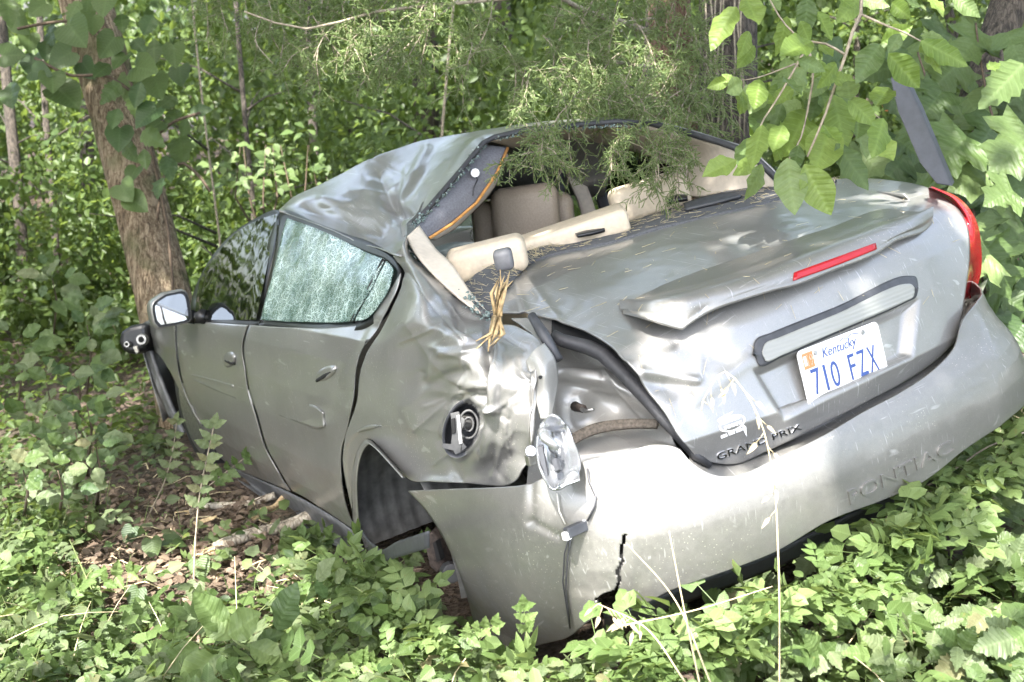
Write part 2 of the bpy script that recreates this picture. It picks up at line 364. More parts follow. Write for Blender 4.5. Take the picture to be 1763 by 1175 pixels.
def leaf_mat(name, a, b, trans=.45, gloss=.35, vein=1.0, dead=None):
    t = NT(name); at_ = t.n('Attribute', attribute_name='rnd'); oi = t.n('ObjectInfo'); r = t.math('FRACT', t.math('ADD', at_.outputs[2], oi.outputs['Random']))
    uvn = t.n('UVMap', uv_map='uv'); sp = t.n('SeparateXYZ'); t.l(uvn.outputs[0], sp.inputs[0]); u = t.math('ABSOLUTE', sp.outputs[0]); v = sp.outputs[1]
    w = t.math('SINE', t.math('MULTIPLY', t.math('SUBTRACT', v, t.math('MULTIPLY', u, .55)), 58.0))
    vein_h = t.math('MAXIMUM', t.ramp(w, [(.75, 0), (1.0, .7)]), t.ramp(u, [(.0, 1), (.05, 0)]))
    nz = t.tex('Noise', 18.0, Detail=4.0)
    stops = [(0, a), (.75, b)] + ([(.9, b), (1.0, dead)] if dead else [(1.0, tuple(min(1, q * 1.25) for q in b))])
    c = t.ramp(r, stops); c = t.mix(t.math('MULTIPLY', vein_h, .30 * vein), c, tuple(min(1, q * 1.7 + .02) for q in b))
    c = t.mix(t.ramp(nz.outputs[0], [(.35, .25), (.65, 0)]), c, tuple(q * .55 for q in a)); n3 = t.tex('Noise', 55.0, Detail=3.0); c = t.mix(t.math('MULTIPLY', t.ramp(n3.outputs[0], [(.66, 0), (.72, .8)]), t.ramp(r, [(.35, 0), (.6, 1)])), c, (.20, .17, .06))
    bmp = t.bump(t.math('SUBTRACT', w, t.math('MULTIPLY', vein_h, 1.5)), .2 * vein, .004)
    d = t.bsdf(Base_Color=c, Roughness=.42, Specular_IOR_Level=gloss, Normal=bmp); tl = t.n('BsdfTranslucent'); t.l(t.mix(.35, c, (.75, .9, .12), 'MULTIPLY') if 0 else t.mix(.5, c, tuple(min(1, q * 1.6) for q in (b[0] * 1.15, b[1], b[2] * .5))), tl.inputs[0])
    m = t.n('MixShader'); m.inputs[0].default_value = trans; t.l(d.outputs[0], m.inputs[1]); t.l(tl.outputs[0], m.inputs[2]); return t.done(m)
M['leaf'] = leaf_mat('green_leaf', (.066, .110, .032), (.110, .162, .054))
M['leafdark'] = leaf_mat('dark_green_leaf', (.048, .088, .030), (.080, .125, .046), .4)
M['leaflight'] = leaf_mat('light_green_leaf', (.105, .168, .050), (.170, .232, .085), .45)
M['leafback'] = leaf_mat('woodland_leaf', (.065, .110, .030), (.120, .175, .050), .55, .4, .4)
M['leafbright'] = leaf_mat('bright_green_leaf', (.135, .215, .045), (.21, .29, .075), .55, .35, 1.3)
M['leafgrey'] = leaf_mat('dusty_green_leaf', (.095, .132, .060), (.155, .190, .095), .4, .25, 1.0, (.22, .19, .10))
M['cedar'] = leaf_mat('cedar_needle', (.115, .170, .066), (.20, .26, .105), .35, .2, 0.0)
M['deadleaf'] = leaf_mat('dead_leaf', (.085, .060, .044), (.185, .140, .10), .15, .15)
def bark(name, a, b, sc=(46, 46, 6.0), str_=1.0, moss=.0):
    t = NT(name); w = t.tex('Noise', 1.0, vec=t.mapping(sc), Detail=8.0, Roughness=.62, Distortion=.6); n2 = t.tex('Noise', 5.0, Detail=6.0)
    v = t.tex('Voronoi', 1.0, vec=t.mapping((sc[0] * 1.7, sc[1] * 1.7, sc[2] * 1.4)), feature='DISTANCE_TO_EDGE')
    h = t.math('MULTIPLY', w.outputs[0], t.ramp(v.outputs[0], [(0, .75), (.12, 1)])); c = t.ramp(h, [(.25, tuple(q * .22 for q in a)), (.40, a), (.56, b)])
    if moss: c = t.mix(t.math('MULTIPLY', t.ramp(n2.outputs[0], [(.5, 0), (.68, 1)]), moss), c, (.07, .085, .025))
    return t.done(t.bsdf(Base_Color=c, Roughness=.9, Normal=t.bump(h, str_, .03)))
M['bark'] = bark('grey_brown_bark', (.14, .095, .055), (.34, .265, .175), moss=.6)
M['barkdark'] = bark('dark_bark', (.055, .045, .036), (.14, .115, .09))
M['barkred'] = bark('reddish_cedar_bark', (.13, .07, .045), (.27, .17, .115), (60, 60, 3))
M['twig'] = simple('pale_twig', (.30, .25, .18), .8, noise_amt=.4, scale=60)
M['twigdark'] = simple('brown_twig', (.10, .07, .045), .85, noise_amt=.4, scale=60)
M['stem'] = simple('green_stem', (.16, .20, .07), .6, noise_amt=.3, scale=60)
M['straw'] = simple('dry_straw', (.50, .42, .25), .7, noise_amt=.3, scale=60)
M['log'] = bark('pale_broken_wood', (.32, .27, .20), (.60, .54, .43), (22, 22, 5), .6)
M['logwood'] = simple('torn_wood', (.58, .43, .24), .8, noise_amt=.5, scale=70, bump=.6)
def soil():
    t = NT('forest_soil'); n1 = t.tex('Noise', 1.6, Detail=8.0); n2 = t.tex('Noise', 30.0, Detail=8.0, Roughness=.7); v = t.tex('Voronoi', 45.0)
    c = t.ramp(n2.outputs[0], [(.3, (.035, .024, .017)), (.5, (.085, .058, .040)), (.7, (.17, .125, .09))])
    c = t.mix(t.math('MULTIPLY', t.ramp(v.outputs[1], [(.6, 0), (.9, 1)]), .4), c, (.22, .165, .12)); c = t.mix(t.ramp(n1.outputs[0], [(.5, 0), (.7, .5)]), c, (.05, .06, .025))
    return t.done(t.bsdf(Base_Color=c, Roughness=.95, Normal=t.bump(t.math('ADD', n2.outputs[0], v.outputs[0]), .9, .03)))
M['soil'] = soil()
# ---------------------------------------------------------------- the wrecked car
def F_T(P, off=0):
    x = P[..., 0]; return (1.05 + .085 * x + .05 * np.cos(np.clip(x, -.8, .8) * math.pi / 1.6) - .11 * np.clip(-.3 - P[..., 1], 0, 1) + off) - P[..., 2]
SURF['T'] = F_T
car = empty('car', CAR0, Matrix(Rwc.tolist()).to_euler(), 'wrecked silver sedan, rear left corner torn open, resting nose down among the trees', 'car')
def sm(x, a, b): t = np.clip((x - a) / (b - a), 0, 1); return t * t * (3 - 2 * t)
def polymask(poly, soft):
    P = np.array(poly, float)
    def f(x, y):
        r = np.full(np.shape(x), 1e9); A = sum(P[i][0] * P[(i + 1) % len(P)][1] - P[(i + 1) % len(P)][0] * P[i][1] for i in range(len(P))); sg = 1 if A > 0 else -1
        for i in range(len(P)):
            a = P[i]; e = P[(i + 1) % len(P)] - a; r = np.minimum(r, sg * (e[0] * (y - a[1]) - e[1] * (x - a[0])) / np.hypot(*e))
        return sm(r, -soft, soft)
    return f
def hgrid(top, bot, left, right, nu, nv, F, off=0):
    G = coons(top, bot, left, right, nu, nv); o = off if np.isscalar(off) else np.repeat(np.asarray(off)[:, None], nu, 1)
    return hit(G[..., 0], G[..., 1], F, o)
def strip(name, rows, mat, parent, nu=40, nv=6, thick=.004, **k): return patch(name, grid_from_rows(rows, nu, nv), mat, parent, thick, wav=k.pop('wav', 0), **k)
def R_(L, c, v=None): return [(x, y, c) if v is None else (x, y, c, v) for x, y in L]

# --- doors and front wing on the left
gap = [(426, 560), (419, 581), (416, 602), (420, 639), (425, 670), (432, 694), (439, 715), (457, 773), (478, 812), (499, 846)]
fd = hgrid([(305, 552), (340, 550), (385, 553), (427, 556)], [(346, 728), (362, 770), (400, 805), (440, 822), (497, 846)], [(304, 556), (304.5, 595), (310, 639), (324, 684), (337, 712), (346, 728)], gap, 60, 110, F_S)
scratch = lambda px, py, G: .0007 * noise(G, 4, 9)
door_f = patch('door', fd, M['paint'], car, .004, [('g', 370, 640, (60, 40), -.008), ('f', scratch)])
gapr = [(690, 470), (684, 495), (665, 535), (645, 568), (620, 604), (610, 640), (606, 690), (594, 742), (585, 770), (588, 830), (598, 880), (612, 914)]
rd = hgrid([(430, 557), (500, 562), (580, 562), (625, 553), (664, 508), (688, 470)], [(502, 848), (530, 862), (575, 890), (611, 913)], [(x + 4, y) for x, y in gap], gapr, 100, 130, F_S)
door_r = patch('door', rd, M['paint'], car, .004, [('g', 560, 760, (50, 40), -.012), ('l', (560, 700), (640, 560), 25, -.010), ('l', (590, 660), (650, 545), 10, .006), ('g', 500, 600, (60, 30), .006), ('f', scratch)])
fw = hgrid([(250, 560), (268, 556), (285, 553), (302, 553)], [(351, 750), (350, 745), (348, 738), (345, 729)], [(250, 560), (250, 598), (271, 609), (292, 639), (312, 677), (336, 721), (351, 750)], [(301, 556), (302, 595), (307, 639), (321, 684), (334, 712), (343, 728)], 26, 60, F_S)
patch('front_wing', fw, M['paint'], car, .004)
G = grid_from_rows([R_([(330, 645), (370, 655), (424, 670), (500, 690), (545, 702), (556, 712)], 'S', -.003), R_([(331, 650), (372, 664), (428, 684), (502, 710), (545, 722), (557, 722)], 'S', -.005), R_([(333, 656), (374, 674), (430, 696), (503, 724), (548, 738), (558, 734)], 'S', -.001)], 60, 9)
for a, b, par in ((0, 24, door_f), (25, 60, door_r)): patch('side_moulding', G[:, a:b], M['paint'], par, .004, wav=.0004)
strip('rocker_panel', [R_([(395, 803), (440, 824), (500, 850), (560, 883), (608, 916), (618, 925)], 'S', .0), R_([(398, 812), (436, 836), (497, 874), (560, 918), (606, 940), (622, 942)], 'S', -.012), R_([(404, 822), (440, 848), (497, 888), (560, 930), (600, 948), (626, 946)], 'S', .02)], M['sill'], car, 60, 10)
# window frames (black), window glass
def ring(name, outer, inner, mat, parent, off, thick, F=F_S, n=90):
    o = spline(outer + outer[:1], n); i = spline(inner + inner[:1], n); w = np.linspace(0, 1, 4)[:, None, None]
    P = (1 - w) * o[None] + w * i[None]; return patch(name, hit(P[..., 0], P[..., 1], F, off), mat, parent, thick, wav=0)
fg_i = [(342, 543), (344, 515), (347, 484), (372, 444), (405, 408), (438, 388), (470, 377), (461, 420), (447, 480), (433, 546), (390, 546)]
fg_o = [(326, 553), (330, 515), (340, 486), (366, 440), (402, 401), (438, 377), (478, 362), (476, 420), (461, 480), (446, 562), (390, 561)]
rg_i = [(456, 546), (470, 500), (486, 432), (501, 382), (538, 396), (576, 413), (627, 438), (667, 452), (674, 468), (664, 500), (640, 532), (606, 550), (530, 549)]
rg_o = [(443, 562), (458, 500), (473, 432), (486, 363), (545, 384), (602, 405), (640, 418), (680, 446), (689, 468), (676, 508), (648, 554), (609, 570), (530, 571)]
ring('window_frame', fg_o, fg_i, M['black'], door_f, -.005, .016); ring('window_frame', rg_o, rg_i, M['black'], door_r, -.005, .016)
strip('window_glass', [R_([(338, 512), (346, 478), (375, 436), (408, 400), (442, 380), (478, 368)], 'S', .008), R_([(336, 551), (360, 551), (390, 551), (410, 551), (428, 551), (441, 551)], 'S', .010)], M['tint'], door_f, 40, 20, 0, wav=.0006)
strip('window_glass', [R_([(494, 376), (540, 392), (580, 409), (630, 434), (661, 446)], 'S', .008), R_([(474, 450), (530, 470), (570, 480), (615, 490), (640, 490)], 'S', .016), R_([(449, 551), (500, 554), (550, 555), (590, 555), (606, 553)], 'S', .010)], M['shatter'], door_r, 60, 40, .004, wav=.004)
tag(door_r.children[-1], 'crazed pale green rear door glass still in its frame')
strip('quarter_glass', [R_([(664, 449), (671, 455), (678, 464)], 'S', .008), R_([(640, 495), (655, 500), (670, 497)], 'S', .012), R_([(610, 553), (630, 548), (646, 534)], 'S', .010)], M['shatter'], door_r, 14, 30, .004, wav=.003)
mb = MB(); mb.tube([pt((662, 447, 'S', .002)), pt((640, 490, 'S', .006)), pt((607, 554, 'S', .003))], .009); mb.build('window_divider', M['black'], door_r, True)
# door handles: dished cup and a bar across it
for par, c, a, b, ang in ((door_f, (395, 619), 13, 17, .35), (door_r, (560, 643), 25, 13, -.55)):
    th = np.linspace(0, 2 * math.pi, 29); ca, sa = math.cos(ang), math.sin(ang); rows = []
    for s, off in ((1.0, -.010), (.86, -.008), (.74, .0), (.4, .004), (.02, .004)): rows.append([(c[0] + s * (a * math.cos(q) * ca - b * math.sin(q) * sa), c[1] + s * (a * math.cos(q) * sa + b * math.sin(q) * ca), 'S', off) for q in th])
    h = patch('handle', np.stack([[pt(q) for q in r] for r in rows]), M['paint'], par, 0, wav=0)
    MB().tube([pt((c[0] + s * a * ca * .92, c[1] + s * a * sa * .92, 'S', -.010 - .012 * (1 - s * s))) for s in (-1, -.6, 0, .6, 1)], [.007, .011, .013, .011, .007], 8).build('handle_bar', M['paint'], h, True)
    MB().tube([pt((c[0] + s * a * ca * .6 + 3 * sa, c[1] + s * a * sa * .6 + 5, 'S', -.001)) for s in (-1, 0, 1)], [.006, .009, .006], 6).build('handle_recess', M['cavity'], h, True)
# --- door mirror
mo = [(260, 538), (259, 527), (264, 518), (284, 505), (313, 499), (322, 502), (326, 514), (331, 548), (326, 556), (298, 562), (272, 566), (264, 557)]
f0 = np.array([at(x, y, 'Y', 2.02) for x, y in poly_resample(mo + mo[:1], 37)[:-1]]); cen = f0.mean(0)
L = []
for s, dy in ((.93, -.004), (1.0, .0), (1.03, .03), (1.0, .08), (.8, .12), (.4, .145), (.03, .15)): L.append(cen + (f0 - cen) * s + np.array([0, dy, 0]))
V = np.concatenate(L); n = 36; Fm = [(r * n + i, r * n + (i + 1) % n, (r + 1) * n + (i + 1) % n, (r + 1) * n + i) for r in range(6) for i in range(n)]
mr = link('door_mirror', mesh('door_mirror', V, Fm), M['paint'], car)
MB().prism([cen + (q - cen) * .93 + np.array([0, .002, 0]) for q in f0], (0, .012, 0)).build('mirror_bezel', M['black'], mr)
gl_ = [cen + (q - cen) * .80 + np.array([0, -.004, 0]) for q in f0]
MB().prism(gl_, (0, .004, 0)).build('mirror_glass', M['mirror'], mr)
MB().tube([at(326, 545, 'Y', 2.08), at(340, 548, 'Y', 2.12), pt((350, 545, 'S', .01))], [.035, .03, .035], 8).build('mirror_arm', M['black'], mr, True)

# --- roof: buckled up along the middle, left edge crushed down
roof_rows = [
    [(480, 365, 'S'), (540, 386, 'S'), (602, 407, 'S'), (642, 421, 'S'), (690, 443, 'S', .03), (703, 396, 'X', -.50), (735, 362, 'Y', .38), (790, 298, 'Y', .45), (832, 247, 'Y', .50), (850, 238, 'Y', .50), (904, 225, 'Y', .48), (987, 217, 'Y', .44), (1060, 211, 'Y', .38), (1112, 214, 'Y', .33)],
    [(481, 363.5, 'S', .02), (535, 372, 'Y', 1.28), (590, 385, 'Y', 1.02), (635, 398, 'Y', .84), (668, 402, 'Y', .68), (690, 375, 'Y', .66), (725, 335, 'Y', .68), (775, 282, 'Y', .72), (820, 243, 'Y', .74), (848, 233, 'Y', .72), (905, 220, 'Y', .66), (988, 212, 'Y', .58), (1060, 208, 'Y', .48), (1112, 211, 'Y', .40)],
    [(481, 362.5, 'Y', 1.55), (520, 348, 'Y', 1.45), (570, 343, 'Y', 1.25), (615, 345, 'Y', 1.1), (655, 343, 'Y', 1.0), (685, 322, 'Y', .98), (720, 293, 'Y', .98), (770, 258, 'Y', 1.0), (815, 236, 'Y', .98), (850, 228, 'Y', .92), (910, 217, 'Y', .82), (990, 210, 'Y', .70), (1062, 206, 'Y', .56), (1112, 209.5, 'Y', .46)],
    [(482, 361.5, 'Y', 1.66), (505, 342, 'Y', 1.66), (545, 322, 'Y', 1.6), (590, 299, 'Y', 1.5), (645, 270, 'Y', 1.4), (680, 259, 'Y', 1.36), (722, 245, 'Y', 1.3), (770, 236, 'Y', 1.24), (812, 229, 'Y', 1.18), (850, 223, 'Y', 1.1), (910, 214, 'Y', .96), (990, 207, 'Y', .80), (1062, 204, 'Y', .62), (1112, 208, 'Y', .52)]]
Gr = np.stack([spline([pt(q) for q in r], 230) for r in roof_rows]); Gr = hermite(np.array([0, .3, .62, 1.0]), Gr, np.linspace(0, 1, 88))
back = np.stack([Gr[-1] + np.array([0, .10 * k, -.030 * k - .012 * k * k]) for k in (1, 2, 3, 4)]); Gr = np.concatenate([Gr, back])
roof = patch('roof', Gr, M['paint'], car, .004, [('l', (652, 300), (668, 345), 13, -.026, 1.3), ('l', (668, 345), (697, 385), 13, -.045), ('l', (735, 260), (690, 350), 9, .012), ('g', 640, 400, (40, 18), -.03), ('l', (560, 345), (640, 392), 12, .012), ('v', 650, 350, (110, 75), .014, 52, 3), ('v', 670, 400, (60, 40), .008, 26, 4), ('l', (600, 330), (660, 330), 5, .006, 1), ('l', (640, 272), (690, 300), 5, -.006, 1), ('l', (655, 330), (720, 300), 5, .006, 1), ('l', (700, 290), (690, 380), 4, .005, 1), ('l', (560, 360), (640, 360), 5, -.004, 1), ('l', (660, 390), (600, 350), 4, .004, 1)], wav=.0008)
mb = MB(); mb.tube([pt(q) + np.array([0, -.004, .002]) for q in roof_rows[0][5:]], .011, 6); mb.build('window_seal', M['rubber'], roof, True)
# windscreen header falls away to the bonnet (hidden side)
wl = [Gr[-1][i] for i in range(24, 230, 14)]; wn = len(wl)
scr = np.stack([np.array(wl), np.stack([np.array([-.66 + 1.32 * i / (wn - 1), 2.62 - .5 * (2 * i / (wn - 1) - 1) ** 2 * .5, 1.0]) for i in range(wn)])])
patch('windscreen', scr, M['clear'], car, 0, wav=0)

# --- left rear quarter panel with the rear pillar
def pill(px, py, G): return 0
qrows = [
    [(676, 442, 'S', .02), (690, 425, 'S', .04), (703, 398, 'X', -.50)],
    [(692, 462, 'S', .0), (699, 448, 'S', .02), (705, 428, 'X', -.56)],
    [(692, 486, 'S'), (710, 470, 'S', .03), (731, 456, 'X', -.60)],
    [(677, 530, 'S'), (730, 514, 'S', .05), (788, 499, 'X', -.63)],
    [(656, 570, 'S'), (740, 550, 'S', .04), (800, 548, 'X', -.70), (845, 551, 'X', -.66)],
    [(632, 608, 'S', -.004), (720, 590, 'S', .01), (800, 572, 'S', .04), (850, 566, 'X', -.70), (890, 562, 'X', -.66)],
    [(620, 645, 'S', -.008), (720, 632, 'S', -.01), (800, 610, 'S', .02), (860, 600, 'X', -.76), (932, 592, 'X', -.70)],
    [(614, 692, 'S', -.006), (720, 680, 'S', -.02), (800, 660, 'S', .0), (850, 650, 'S', .045), (885, 645, 'S', .02), (916, 640, 'S', .02)],
    [(600, 735, 'S', -.004), (720, 722, 'S', -.02), (800, 712, 'S', -.01), (850, 700, 'S', .035), (885, 700, 'S', .01), (915, 700, 'S', .02)],
    [(592, 768, 'S', -.004), (612, 748, 'S', -.006), (640, 735, 'S', -.01), (680, 748, 'S', -.015), (730, 770, 'S', -.02), (800, 775, 'S', -.01), (850, 765, 'S', .02), (885, 760, 'S', -.01), (912, 757, 'S', .02)],
    [(592, 812, 'S', -.008), (600, 782, 'S', -.010), (618, 757, 'S', -.010), (636, 747, 'S', -.010), (654, 757, 'S', -.010), (680, 780, 'S', -.012), (705, 800, 'S', -.02), (760, 812, 'S', -.02), (830, 812, 'S', -.01), (880, 800, 'S', -.02), (911, 788, 'S', .0)],
    [(606, 880, 'S', -.006), (606, 822, 'S', -.010), (612, 786, 'S', -.012), (622, 764, 'S', -.012), (635, 756, 'S', -.012), (649, 766, 'S', -.012), (671, 790, 'S', -.012), (689, 811, 'S', -.014), (699, 822, 'S', -.016), (740, 829, 'S', .0), (800, 832, 'S', -.005), (872, 836, 'S', -.01), (890, 826, 'S', .0), (900, 806, 'S', .01)]]
Gq = grid_from_rows(qrows, 165, 185)
fuel = in_ellipse(796, 738, 27, 44, .32)
qd = [('l', (700, 470), (800, 590), 5, -.008, 1), ('l', (690, 590), (760, 560), 5, .007, 1), ('l', (800, 590), (790, 680), 4, .008, 1), ('l', (720, 740), (770, 690), 5, .007, 1), ('l', (845, 560), (900, 600), 4, -.010, 1), ('l', (850, 640), (830, 790), 4, .012, 1), ('l', (880, 690), (850, 820), 5, .008, 1), ('l', (748, 600), (846, 636), 5, .007, 1), ('l', (720, 640), (846, 690), 5, -.006, 1), ('l', (735, 700), (835, 660), 5, .006, 1), ('l', (840, 585), (905, 640), 4, .007, 1), ('l', (870, 700), (905, 660), 5, -.007, 1), ('l', (838, 640), (880, 770), 5, .007, 1), ('l', (700, 560), (760, 640), 6, .005, 1), ('l', (815, 700), (880, 720), 4, -.005, 1), ('l', (748, 800), (800, 760), 4, .005, 1), ('l', (830, 770), (870, 830), 5, -.005, 1), ('l', (770, 520), (830, 600), 5, .005, 1), ('l', (800, 700), (835, 640), 4, -.006, 1), ('l', (846, 560), (838, 640), 9, -.030), ('l', (838, 640), (826, 730), 8, -.022), ('l', (858, 600), (850, 700), 8, .022), ('l', (850, 700), (838, 780), 9, .016), ('l', (760, 610), (850, 600), 7, .012), ('l', (735, 660), (800, 640), 9, -.010), ('l', (740, 650), (830, 668), 8, .010), ('g', 775, 690, (30, 12), -.014), ('g', 715, 700, (35, 50), .012), ('g', 880, 740, (22, 50), .016), ('g', 905, 650, (18, 40), -.02),
      ('l', (890, 620), (905, 700), 6, -.012), ('l', (790, 560), (850, 590), 6, -.014), ('v', 800, 655, (105, 125), .016, 46, 5), ('v', 740, 520, (60, 70), .008, 40, 8), ('v', 870, 700, (50, 100), .009, 26, 6), ('f', lambda px, py, G: .009 * np.exp(-((np.hypot(((px - 796) * .949 + (py - 738) * .315) / 30, (-(px - 796) * .315 + (py - 738) * .949) / 48) - 1.08) / .13) ** 2)), ('g', 796, 738, (40, 55), -.008), ('l', (760, 760), (790, 825), 8, -.010), ('l', (720, 470), (770, 540), 10, .008), ('v', 705, 430, (40, 40), .008, 22, 7)]
quarter = patch('quarter_panel', Gq, M['paint'], car, .004, qd, [fuel], wav=.0012)
tag(quarter, 'crumpled left rear quarter panel with the fuel filler flap torn off')
strip('wheel_arch_lip', [R_([(606, 900), (606, 822), (612, 786), (622, 764), (635, 756), (649, 766), (671, 790), (699, 822)], 'S', -.014), R_([(617, 905), (614, 822), (619, 790), (627, 771), (637, 764), (650, 774), (668, 793), (694, 822)], 'S', .03)], M['paint'], quarter, 70, 6)
# fuel filler: bowl, cap neck and torn hinge
def fp(x, y, o=0): return at(x, y, 'D', FD + o)
bvq = BVHTree.FromPolygons([v.co[:] for v in quarter.data.vertices], [tuple(p.vertices) for p in quarter.data.polygons])
FD = np.mean([((np.array(bvq.ray_cast(Vector(Ccar), Vector(ray(x, y)))[0]) - Ccar) @ Rcar.T)[2] for x, y in ((762, 740), (832, 740), (790, 688))])
axf = np.array([-.93, -.25, .27]); axf /= np.linalg.norm(axf); th = np.linspace(0, 2 * math.pi, 33)
def fe(s, dep): return [fp(796 + s * (27 * math.cos(q) * .949 - 44 * math.sin(q) * .315), 738 + s * (27 * math.cos(q) * .315 + 44 * math.sin(q) * .949), dep) for q in th]
fbowl = patch('fuel_filler', np.stack([fe(1.2, .002), fe(1.05, .004), fe(.98, .04), fe(.9, .09), fe(.02, .10)]), M['plastic'], quarter, 0, wav=0)
p0 = fp(808, 727, .06); MB().tube([p0, p0 + axf * .035], [.022, .020], 20).build('filler_neck', M['steel'], fbowl); MB().tube([p0 + axf * .031, p0 + axf * .036], [.0175, .0165], 18).build('filler_lip', M['hinge'], fbowl); MB().tube([p0 + axf * .03, p0 + axf * .045], [.013, .012], 16).build('filler_cap', M['rubber'], fbowl)
fl = [(775, 712), (789, 709), (792, 718), (800, 722), (798, 734), (793, 742), (797, 752), (792, 780), (784, 783), (780, 776), (762, 772), (760, 764), (776, 765), (779, 740)]
MB().prism([fp(x, y, -.02) for x, y in fl], axf * -.004).build('fuel_flap_hinge', M['hinge'], quarter, bevel=.001)
MB().prism([fp(x, y, -.026) for x, y in [(776, 722), (782, 720), (783, 745), (778, 748)]], axf * -.004).build('hinge_slot', M['cavity'], quarter)
for rx, ry, w_, mt in ((16, 24, .0040, 'hinge'), (8, 12, .0030, 'hinge')): MB().tube([fp(807 + rx * math.cos(q), 731 + ry * math.sin(q), .012) for q in np.linspace(0, 2 * math.pi, 22)], w_, 6, False).build('filler_ring', M[mt], quarter, True)
MB().prism([fp(786, 716, -.024), fp(791, 715, -.024), fp(796, 764, -.024), fp(790, 766, -.024)], axf * -.003).build('hinge_rib', M['steel'], quarter, bevel=.001)

# --- boot lid
def F_L(P, off=0):
    a = F_T(P, 0); b = F_R(P, 0); k = .07; h = np.clip(.5 + .5 * (b - a) / k, 0, 1); return b * (1 - h) + a * h - k * h * (1 - h) + .012 - off
SURF['L'] = F_L
l_top = [(846, 538), (884, 478), (936, 440), (1047, 412), (1166, 379), (1285, 351), (1350, 333), (1433, 309)]
l_bot = [(1196, 783), (1224, 796), (1267, 799), (1321, 777), (1382, 748), (1482, 698), (1553, 661), (1610, 623), (1643, 590)]
l_left = [(846, 538), (882, 538), (917, 540), (960, 553), (1007, 569), (1053, 597), (1089, 633), (1117, 670), (1146, 712), (1168, 750), (1196, 783)]
l_right = [(1433, 309), (1480, 307), (1519, 309), (1560, 314), (1597, 323), (1636, 346), (1663, 381), (1670, 431), (1666, 475), (1661, 515), (1655, 550), (1643, 590)]
Gd = hgrid(l_top, l_bot, l_left, l_right, 180, 165, F_L)
rec = polymask([(1306, 640), (1576, 524), (1566, 612), (1352, 716)], 9)
cl = lambda px, py, G: -.028 * rec(px, py)
lid = patch('trunk_lid', Gd, M['paint'], car, .006, [('f', cl), ('g', 1150, 660, (38, 32), -.02), ('l', (1110, 640), (1200, 655), 9, .010), ('l', (1195, 690), (1290, 620), 14, .006), ('l', (1075, 610), (1160, 590), 10, -.006), ('v', 1180, 640, (80, 55), .006, 45, 9), ('v', 930, 515, (60, 35), .004, 36, 2), ('l', (885, 480), (905, 538), 6, .006), ('l', (905, 480), (960, 548), 8, .005), ('g', 1230, 600, (70, 30), -.006), ('g', 1000, 470, (90, 30), -.004)], wav=.0014)
# rear spoiler with its brake light
sT = [(1067, 530, 'L', -.014), (1151, 528, 'R', -.050), (1240, 508, 'R', -.062), (1303, 491, 'R', -.068), (1368, 467, 'R', -.070), (1440, 441, 'R', -.070), (1511, 416, 'R', -.068), (1572, 390, 'R', -.055), (1607, 369, 'R', -.03)]
sL = [(1072, 535, 'L', -.004), (1120, 548, 'R', -.030), (1160, 560, 'R', -.036), (1174, 563, 'R', -.038), (1183, 557, 'R', -.040), (1200, 545, 'R', -.045), (1225, 531, 'R', -.052), (1281, 511, 'R', -.060), (1338, 494, 'R', -.066), (1368, 487, 'R', -.067), (1440, 459, 'R', -.067), (1511, 431, 'R', -.065), (1540, 412, 'R', -.058), (1593, 392, 'R', -.03), (1606, 378, 'R', -.02)]
mv = lambda L, dy: [(x, y + dy) + tuple(r) for x, y, *r in L]
sp_rows = [
    R_([(1064, 527), (1150, 484), (1290, 436), (1420, 392), (1540, 357), (1605, 362)], 'L', .003),
    [(1066, 528, 'L', -.010), (1150, 504, 'L', -.020), (1296, 458, 'L', -.024), (1404, 421, 'L', -.024), (1540, 374, 'L', -.016), (1606, 365, 'L', -.006)],
    mv(sT, -4), mv(sT, -.8), mv(sT, .8), mv(sL, -1.0), mv(sL, 0),
    [(x, y - 3, 'L', .004) for x, y, *_ in sL]]
spo = patch('spoiler', grid_from_rows(sp_rows, 150, 60), M['bumper'], lid, 0, wav=.0003)
strip('brake_light', [R_([(1368, 469), (1440, 443), (1508, 418)], 'R', -.075), R_([(1367, 483), (1440, 457), (1510, 429)], 'R', -.073)], M['red'], spo, 24, 4, .008)
# clear light bar above the plate
strip('light_bar', [R_([(1297, 606), (1302, 585), (1330, 572), (1440, 528), (1563, 475), (1578, 478), (1581, 492)], 'L', -.004), R_([(1299, 610), (1306, 610), (1340, 595), (1440, 552), (1560, 500), (1575, 495), (1581, 496)], 'L', -.012), R_([(1300, 614), (1308, 630), (1345, 616), (1440, 575), (1563, 520), (1577, 512), (1581, 500)], 'L', -.004)], M['plastic'], lid, 60, 12, .012)
lb = strip('light_bar_lens', [R_([(1313, 606), (1318, 592), (1345, 580), (1440, 541), (1560, 489), (1570, 490), (1575, 496)], 'L', -.015), R_([(1313, 610), (1320, 622), (1346, 612), (1440, 571), (1560, 519), (1572, 512), (1575, 503)], 'L', -.014)], M['clearlens'], lid, 60, 10, .004)
